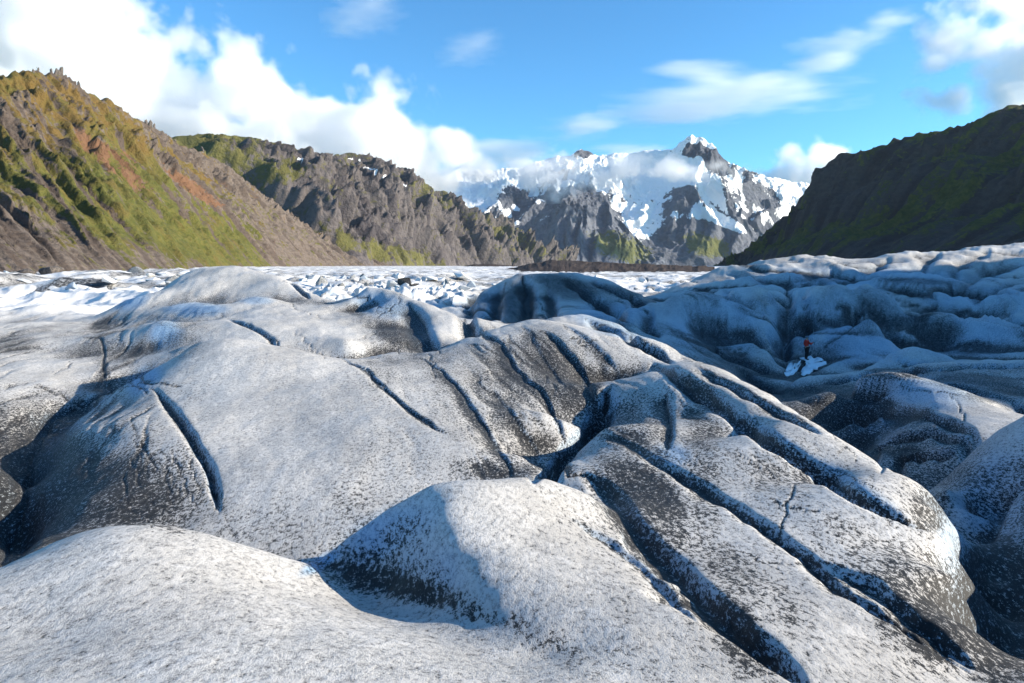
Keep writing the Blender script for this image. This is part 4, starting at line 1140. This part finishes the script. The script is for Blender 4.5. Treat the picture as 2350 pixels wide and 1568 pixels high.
for px, py, D, wd, ht, lb in ((116, 626, 372, 7.5, 4.6, "large dark boulder where the left mountain meets the white ice"),
                              (62, 628, 362, 5.0, 2.6, "low dark boulder left of the large one, by the white ice")):
    me = hull_mesh("boulder", rb, 18, (wd, wd * 0.8, ht), crag_m, 0.3)
    o = bpy.data.objects.new("boulder", me)
    o.location = ((px - CX) / F * D, D, (HZ - py) / F * D + EYE - 0.5)
    scene.collection.objects.link(o)
    tag(o, lb, "boulder")

# ------------------------------------------------------------------ snow patches and the person in the gully
RUN = project()
snow_m, st_ = material("patch_snow")
sn_ = st_.noise(st_.n('ShaderNodeNewGeometry').outputs['Position'], 6.0, 4.0, 0.6)
sb = st_.n('ShaderNodeBsdfPrincipled', {'Base Color': st_.mix(sn_, (0.86, 0.87, 0.89), (0.78, 0.80, 0.83)), 'Roughness': 0.7,
                                        'Normal': st_.n('ShaderNodeBump', {'Strength': 0.5, 'Distance': 0.05, 'Height': sn_}).outputs[0]})
st_.n('ShaderNodeOutputMaterial', {0: sb})


def snow_patch(poly, lb):
    """a thin slab of old snow lying on the ice inside a picture outline"""
    n = len(poly)
    cx_, cy_ = sum(p[0] for p in poly) / n, sum(p[1] for p in poly) / n
    ring = []
    for k in range(n):
        (x0, y0), (x1, y1) = poly[k], poly[(k + 1) % n]
        for f_ in (0, 0.33, 0.66):
            ring.append((x0 + (x1 - x0) * f_ + rb.uniform(-3.5, 3.5), y0 + (y1 - y0) * f_ + rb.uniform(-2.0, 2.0)))
    m_ = len(ring)
    verts = []
    for sc2, dz in ((1.0, -0.08), (0.97, 0.05), (0.75, 0.09), (0.4, 0.10)):
        for x, y in ring:
            X, Y, i, c = hit(cx_ + (x - cx_) * sc2, cy_ + (y - cy_) * sc2)
            verts.append((X, Y, GZ[i, c] + EYE + dz))
    X, Y, i, c = hit(cx_, cy_)
    verts.append((X, Y, GZ[i, c] + EYE + 0.1))
    faces = []
    for r in range(3):
        for k in range(m_):
            k2 = (k + 1) % m_
            faces.append((r * m_ + k, r * m_ + k2, (r + 1) * m_ + k2, (r + 1) * m_ + k))
    faces += [(3 * m_ + k, 3 * m_ + (k + 1) % m_, 4 * m_) for k in range(m_)]
    o = py_mesh("snow_patch", verts, faces, snow_m)
    tag(o, lb, "snow patch")
    return o


snow_patch([(1838, 824), (1862, 822), (1886, 831), (1902, 836), (1878, 846), (1862, 858), (1844, 864), (1838, 853), (1850, 843), (1843, 834)],
           "larger white snow patch on the dark ice under the person's boots")
snow_patch([(1800, 852), (1822, 840), (1838, 834), (1842, 846), (1822, 860), (1804, 868)],
           "smaller white snow patch just left of the person's boots")


def flat_mat(name, col, rough=0.8):
    m_, t_ = material(name)
    nz_ = t_.noise(t_.n('ShaderNodeTexCoord').outputs['Object'], 30.0, 3.0)
    b_ = t_.n('ShaderNodeBsdfPrincipled', {'Base Color': t_.mix(nz_, tuple(c * 0.8 for c in col), col), 'Roughness': rough})
    t_.n('ShaderNodeOutputMaterial', {0: b_})
    return m_


def skin(name, verts, edges, radii, mat, parent, root=0, sub=2):
    me = bpy.data.meshes.new(name)
    me.from_pydata(verts, edges, [])
    me.materials.append(mat)
    o = bpy.data.objects.new(name, me)
    scene.collection.objects.link(o)
    o.parent = parent
    md = o.modifiers.new('skin', 'SKIN')
    md.use_smooth_shade = True
    sv = me.skin_vertices[0].data if me.skin_vertices else None
    if sv is None:
        bm = bmesh.new(); bm.from_mesh(me); bm.verts.layers.skin.verify(); bm.to_mesh(me); bm.free()
        sv = me.skin_vertices[0].data
    for v, r in zip(sv, radii):
        v.radius = r if isinstance(r, tuple) else (r, r)
        v.use_root = False
    sv[root].use_root = True
    ss = o.modifiers.new('smooth', 'SUBSURF')
    ss.levels = ss.render_levels = sub
    return o


X, Y, i_, c_ = hit(1851, 829)
feet = (X, Y, GZ[i_, c_] + EYE + 0.08)
person = bpy.data.objects.new("person", None)
person.location = feet
person.rotation_euler = (0, 0, math.radians(12))
scene.collection.objects.link(person)
tag(person, "person in red jacket and black trousers standing in the icy gully, holding a pole", "person")
skin_c, red_c = flat_mat("skin", (0.45, 0.28, 0.2)), flat_mat("red_jacket_cloth", (0.62, 0.035, 0.02))
blk_c, boot_c, helm_c = flat_mat("black_trouser_cloth", (0.012, 0.012, 0.014)), flat_mat("boot_leather", (0.03, 0.02, 0.015), 0.6), flat_mat("helmet_shell", (0.10, 0.13, 0.18), 0.35)
# the person faces +x: body one continuous mesh (pelvis first)
bv = [(0, 0, 0.96), (0.01, 0, 1.12), (0.02, 0, 1.30), (0.01, 0, 1.44), (0.015, 0, 1.52), (0.03, 0, 1.60), (0.035, 0, 1.68), (0.03, 0, 1.75),
      (0, 0.10, 0.90), (0.05, 0.11, 0.50), (-0.02, 0.11, 0.10), (0, -0.10, 0.90), (0.03, -0.11, 0.50), (-0.08, -0.11, 0.10),
      (0.01, 0.19, 1.40), (-0.02, 0.26, 1.12), (0.13, 0.22, 0.93), (0.02, -0.19, 1.40), (0.16, -0.25, 1.16), (0.40, -0.18, 1.30)]
be = [(0, 1), (1, 2), (2, 3), (3, 4), (4, 5), (5, 6), (6, 7), (0, 8), (8, 9), (9, 10), (0, 11), (11, 12), (12, 13), (3, 14), (14, 15), (15, 16), (3, 17), (17, 18), (18, 19)]
br = [0.12, (0.14, 0.11), (0.16, 0.12), (0.12, 0.10), 0.055, 0.085, 0.10, 0.07, 0.085, 0.058, 0.04, 0.085, 0.058, 0.04, 0.06, 0.045, 0.032, 0.06, 0.045, 0.032]
skin("body", bv, be, br, skin_c, person)


def hand(base, dirn, side, curl):
    """palm and five separate fingers, bent round a grip"""
    d = Vector(dirn).normalized()
    up = Vector((0, 0, 1)); lat = d.cross(up).normalized()
    vs, es, rs = [tuple(base)], [], [0.028]
    pm = Vector(base) + d * 0.06
    vs.append(tuple(pm)); es.append((0, 1)); rs.append(0.032)
    for q, ln in zip((-0.03, -0.01, 0.01, 0.03), (0.06, 0.075, 0.07, 0.055)):
        a0 = len(vs)
        p0 = pm + up * q + d * 0.03
        p1 = p0 + d * ln * 0.5 + lat * side * ln * 0.25
        p2 = p1 + lat * side * ln * curl
        vs += [tuple(p0), tuple(p1), tuple(p2)]; es += [(1, a0), (a0, a0 + 1), (a0 + 1, a0 + 2)]; rs += [0.010, 0.009, 0.008]
    a0 = len(vs)
    p0 = Vector(base) + d * 0.03 + up * 0.025 + lat * side * 0.015
    p1 = p0 + lat * side * 0.03 + d * 0.02
    p2 = p1 + d * 0.03
    vs += [tuple(p0), tuple(p1), tuple(p2)]; es += [(0, a0), (a0, a0 + 1), (a0 + 1, a0 + 2)]; rs += [0.011, 0.010, 0.009]
    return skin("hand", vs, es, rs, skin_c, person, 0, 1)


hand((0.40, -0.18, 1.30), (1, 0.1, 0.1), -1, 0.6)
hand((0.13, 0.22, 0.93), (0.5, -0.1, -0.85), 1, 0.35)
jv = [(0, 0, 0.92), (0.01, 0, 1.12), (0.02, 0, 1.30), (0.01, 0, 1.45), (0.01, 0.19, 1.41), (-0.02, 0.26, 1.12), (0.12, 0.22, 0.95), (0.02, -0.19, 1.41), (0.16, -0.25, 1.16), (0.38, -0.18, 1.29), (0.015, 0, 1.52)]
skin("jacket", jv, [(0, 1), (1, 2), (2, 3), (3, 10), (3, 4), (4, 5), (5, 6), (3, 7), (7, 8), (8, 9)],
     [(0.165, 0.145), (0.175, 0.14), (0.195, 0.15), (0.15, 0.12), 0.085, 0.068, 0.05, 0.085, 0.068, 0.05, 0.075], red_c, person)
skin("trousers", [(0, 0, 0.98), (0, 0.10, 0.88), (0.05, 0.11, 0.50), (-0.02, 0.11, 0.14), (0, -0.10, 0.88), (0.03, -0.11, 0.50), (-0.08, -0.11, 0.14)],
     [(0, 1), (1, 2), (2, 3), (0, 4), (4, 5), (5, 6)], [0.15, 0.115, 0.085, 0.07, 0.115, 0.085, 0.07], blk_c, person)
for bx_, by_ in ((-0.02, 0.11), (-0.08, -0.11)):
    skin("boot", [(bx_, by_, 0.20), (bx_ - 0.01, by_, 0.06), (bx_ + 0.10, by_, 0.045), (bx_ + 0.19, by_, 0.04)], [(0, 1), (1, 2), (2, 3)], [0.065, 0.06, 0.05, 0.04], boot_c, person)
for nm, mt_, prof in (("helmet", helm_c, [(0.0, 0.135), (0.06, 0.125), (0.10, 0.095), (0.122, 0.05), (0.128, 0.001)]),):
    vv, ff = [], []
    for zz, rr in prof:
        for k in range(14):
            vv.append((0.03 + rr * 1.08 * math.cos(k * math.tau / 14), rr * math.sin(k * math.tau / 14), 1.67 + zz))
    for r in range(len(prof) - 1):
        for k in range(14):
            ff.append((r * 14 + k, r * 14 + (k + 1) % 14, (r + 1) * 14 + (k + 1) % 14, (r + 1) * 14 + k))
    py_mesh(nm, vv, ff, mt_, person)
# nose, ears, eyes, mouth
skin("nose", [(0.125, 0, 1.655), (0.155, 0, 1.635)], [(0, 1)], [0.014, 0.016], skin_c, person, 0, 1)
for sd in (-1, 1):
    skin("ear", [(0.03, sd * 0.10, 1.66), (0.025, sd * 0.115, 1.63)], [(0, 1)], [0.018, 0.014], skin_c, person, 0, 1)
    skin("eye", [(0.122, sd * 0.035, 1.672), (0.128, sd * 0.035, 1.672)], [(0, 1)], [0.011, 0.010], blk_c, person, 0, 1)
skin("mouth", [(0.120, -0.022, 1.60), (0.120, 0.022, 1.60)], [(0, 1)], [0.007, 0.007], red_c, person, 0, 1)

pole = bpy.data.objects.new("trekking_pole", None)
ca, sa = math.cos(math.radians(12)), math.sin(math.radians(12))
gx, gy = 0.50, -0.19
pole.location = (feet[0] + gx * ca - gy * sa, feet[1] + gx * sa + gy * ca, feet[2] + 1.30)
pole.rotation_euler = (0.0, math.radians(-3), 0)
scene.collection.objects.link(pole)
tag(pole, "thin pale pole held upright in the hand of the person in red", "pole")
alu = flat_mat("pole_metal", (0.55, 0.57, 0.6), 0.35)
for nm, z0, z1, r0, r1, mt_ in (("shaft", -0.10, 0.95, 0.011, 0.008, alu), ("grip", -0.16, 0.06, 0.019, 0.017, blk_c), ("tip", 0.95, 1.02, 0.006, 0.002, blk_c), ("basket", 0.90, 0.915, 0.045, 0.045, blk_c)):
    vv = [(r * math.cos(k * math.tau / 10), r * math.sin(k * math.tau / 10), z) for z, r in ((z0, r0), (z1, r1)) for k in range(10)]
    ff = [(k, (k + 1) % 10, 10 + (k + 1) % 10, 10 + k) for k in range(10)] + [tuple(range(9, -1, -1)), tuple(range(10, 20))]
    py_mesh(nm, vv, ff, mt_, pole)

# ------------------------------------------------------------------ the air of the valley
hz_m, ht = material("valley_air")
hv = ht.n('ShaderNodeVolumePrincipled', {'Color': (0.72, 0.85, 1.0, 1), 'Density': 0.000009, 'Anisotropy': 0.2})
ht.n('ShaderNodeOutputMaterial', {1: hv})
x0, x1, y0, y1, z0, z1 = -4200, 4200, -400, 5900, -40, EYE + 760
hz = py_mesh("haze", [(x, y, z) for z in (z0, z1) for y in (y0, y1) for x in (x0, x1)],
             [(0, 2, 3, 1), (4, 5, 7, 6), (0, 1, 5, 4), (2, 6, 7, 3), (0, 4, 6, 2), (1, 3, 7, 5)], hz_m, smooth=False)
tag(hz, "thin bluish air filling the valley before the far mountains", "haze", 'stuff')

# ------------------------------------------------------------------ clouds
def cloud_material(name, dens, aniso=0.25):
    m, t = material(name)
    info = t.n('ShaderNodeVolumeInfo')
    v = t.n('ShaderNodeVolumePrincipled', {'Color': (0.997, 0.998, 1.0, 1), 'Density': t.math('MULTIPLY', info.outputs['Density'], dens), 'Anisotropy': aniso,
                                           'Density Attribute': ''})
    t.n('ShaderNodeOutputMaterial', {1: v})
    return m


def make_cloud(name, blobs, res, pad, mat, nscale, namp, edge=(0.0, 0.35), stretch=(1, 1, 1), seed=0.0, detail=6.0, bias=0.0):
    """a bank of water droplets: soft union of ovals (px, py, D, rx, ry, rz in metres) eaten into by noise"""
    B = [((px - CX) / F * D, D, (HZ - py) / F * D + EYE, rx, ry, rz) for px, py, D, rx, ry, rz in blobs]
    lo = [min(b[i] - b[3 + i] * pad for b in B) for i in range(3)]
    hi = [max(b[i] + b[3 + i] * pad for b in B) for i in range(3)]
    org = [(a_ + b_) / 2 for a_, b_ in zip(lo, hi)]
    g = bpy.data.node_groups.new(name, 'GeometryNodeTree')
    g.interface.new_socket('Geometry', in_out='OUTPUT', socket_type='NodeSocketGeometry')
    L = g.links.new

    def N(typ, ins=None, **pr):
        nd = g.nodes.new(typ)
        for k, v in pr.items():
            setattr(nd, k, v)
        for k, v in (ins or {}).items():
            if isinstance(v, bpy.types.NodeSocket):
                L(v, nd.inputs[k])
            else:
                nd.inputs[k].default_value = v
        return nd
    pos = N('GeometryNodeInputPosition').outputs[0]
    f = None
    for b in B:
        d = N('ShaderNodeVectorMath', {0: pos, 1: tuple(b[i] - org[i] for i in range(3))}, operation='SUBTRACT').outputs[0]
        d = N('ShaderNodeVectorMath', {0: d, 1: tuple(b[3:6])}, operation='DIVIDE').outputs[0]
        d = N('ShaderNodeVectorMath', {0: d}, operation='LENGTH').outputs[1]
        d = N('ShaderNodeMath', {0: 1.0, 1: d}, operation='SUBTRACT').outputs[0]
        f = d if f is None else N('ShaderNodeMath', {0: f, 1: d, 2: 0.12}, operation='SMOOTH_MAX').outputs[0]
    sp = N('ShaderNodeVectorMath', {0: pos, 1: stretch}, operation='MULTIPLY').outputs[0]
    sp = N('ShaderNodeVectorMath', {0: sp, 1: (seed, seed, seed)}, operation='ADD').outputs[0]
    nz = N('ShaderNodeTexNoise', {'Vector': sp, 'Scale': nscale, 'Detail': detail, 'Roughness': 0.55, 'Distortion': 0.15}).outputs[0]
    nz = N('ShaderNodeMath', {0: nz, 1: 0.5}, operation='SUBTRACT').outputs[0]
    f = N('ShaderNodeMath', {0: nz, 1: namp, 2: f}, operation='MULTIPLY_ADD').outputs[0]
    f = N('ShaderNodeMath', {0: f, 1: bias}, operation='SUBTRACT').outputs[0]
    den = N('ShaderNodeMapRange', {0: f, 1: edge[0], 2: edge[1], 3: 0.0, 4: 1.0}, interpolation_type='SMOOTHSTEP').outputs[0]
    vc = N('GeometryNodeVolumeCube', {'Density': den, 'Background': 0.0,
                                      'Min': tuple(lo[i] - org[i] for i in range(3)), 'Max': tuple(hi[i] - org[i] for i in range(3)),
                                      'Resolution X': res[0], 'Resolution Y': res[1], 'Resolution Z': res[2]})
    sm = N('GeometryNodeSetMaterial', {'Geometry': vc.outputs[0], 'Material': mat})
    out = N('NodeGroupOutput', {0: sm.outputs[0]})
    me = bpy.data.meshes.new(name)
    me.materials.append(mat)
    o = bpy.data.objects.new(name, me)
    o.location = org
    scene.collection.objects.link(o)
    md = o.modifiers.new('droplets', 'NODES')
    md.node_group = g
    return o


cloud_m = cloud_material("cloud_droplets", 0.008, 0.45)
wisp_m = cloud_material("thin_cloud_droplets", 0.0022, 0.5)
clouds = [
    make_cloud("cloud", [
        (20, 40, 6700, 1351, 897, 1028), (230, 120, 6700, 562, 646, 562), (150, 280, 6700, 1734, 897, 789), (400, 250, 6700, 562, 646, 466),
        (585, 235, 6700, 478, 574, 442), (500, 340, 6700, 1220, 765, 466), (700, 300, 6700, 514, 574, 370), (850, 315, 6700, 562, 574, 466),
        (760, 385, 6700, 1280, 646, 239), (930, 395, 6700, 562, 574, 358), (1035, 350, 6700, 269, 323, 269)], (390, 100, 190), 1.2, cloud_m, 0.0020, 3.2, (0.0, 0.40), seed=3.0, detail=8.0),
    make_cloud("cloud", [
        (1210, 390, 7000, 260, 300, 230), (1270, 388, 7000, 330, 300, 260), (1350, 412, 7000, 450, 300, 170), (1460, 392, 7000, 450, 300, 140),
        (1090, 400, 7000, 450, 300, 160), (1570, 392, 7100, 450, 250, 130), (1010, 410, 6800, 450, 300, 190), (1640, 380, 7100, 250, 200, 100)], (260, 60, 80), 1.2, cloud_m, 0.0030, 4.2, (0.0, 0.9), seed=8.0, detail=8.0, bias=0.16),
    make_cloud("cloud", [
        (2320, 20, 6000, 550, 500, 260), (2360, 140, 6000, 380, 400, 460), (2250, 90, 6000, 460, 400, 180), (2300, 220, 6000, 300, 300, 170), (2150, 155, 6000, 200, 200, 110),
        (2170, 225, 6000, 300, 200, 130), (2500, 100, 6000, 600, 400, 500)], (190, 60, 140), 1.2, cloud_m, 0.0026, 4.6, (0.0, 1.0), seed=1.0, detail=8.0, bias=0.1),
    make_cloud("cloud", [(1850, 405, 11500, 800, 500, 330), (1790, 420, 11500, 600, 400, 260), (1880, 360, 11500, 330, 300, 290), (1700, 425, 11500, 600, 400, 200), (1810, 360, 11500, 260, 300, 240)],
               (150, 50, 90), 1.2, cloud_m, 0.0016, 4.0, (0.0, 0.9), seed=5.0, detail=8.0),
    make_cloud("cloud", [(1720, 212, 9000, 1350, 500, 260), (1610, 168, 9000, 800, 400, 220), (1830, 198, 9000, 620, 300, 150), (1560, 255, 9000, 900, 300, 130)],
               (320, 40, 110), 1.2, wisp_m, 0.0012, 4.2, (0.0, 1.0), (0.40, 0.7, 2.6), seed=2.0, detail=9.0, bias=-0.05),
    make_cloud("cloud", [(1350, 292, 12000, 900, 400, 270), (1440, 350, 12000, 690, 400, 200), (1140, 345, 12000, 870, 400, 270)],
               (200, 40, 80), 1.2, wisp_m, 0.0011, 4.6, (0.0, 1.1), (0.45, 0.7, 2.4), seed=6.0, detail=9.0),
    make_cloud("cloud", [(1940, 90, 8000, 560, 300, 170), (2040, 50, 8000, 450, 300, 150), (1910, 138, 8000, 380, 300, 80)],
               (200, 40, 100), 1.2, wisp_m, 0.0017, 5.0, (0.0, 1.2), (0.5, 0.8, 2.0), seed=9.0, detail=9.0, bias=0.1),
    make_cloud("cloud", [(850, 15, 8000, 520, 300, 260)], (120, 40, 80), 1.2, wisp_m, 0.0020, 5.0, (0.0, 1.3), (0.5, 0.8, 1.8), seed=11.0, detail=9.0, bias=0.05),
    make_cloud("cloud", [(1090, 100, 8000, 400, 300, 190)], (120, 40, 80), 1.2, wisp_m, 0.0020, 5.0, (0.0, 1.4), (0.5, 0.8, 1.8), seed=12.0, detail=9.0, bias=0.1),
]
for c, lb in zip(clouds, ("huge white cumulus bank spilling over the left mountains", "low white cloud hanging across the front of the snow mountain",
                          "bright broken cumulus at the upper right corner", "white cloud rising behind the gap beside the right spur",
                          "long lens-shaped thin cloud above the snow mountain", "thin flat wisps just above the snowy skyline",
                          "slanting feathery wisp below the upper right cumulus", "faint feathery wisp at the top edge, left of centre", "small faint wisp high in the middle of the blue sky")):
    tag(c, lb, "cloud", 'stuff')
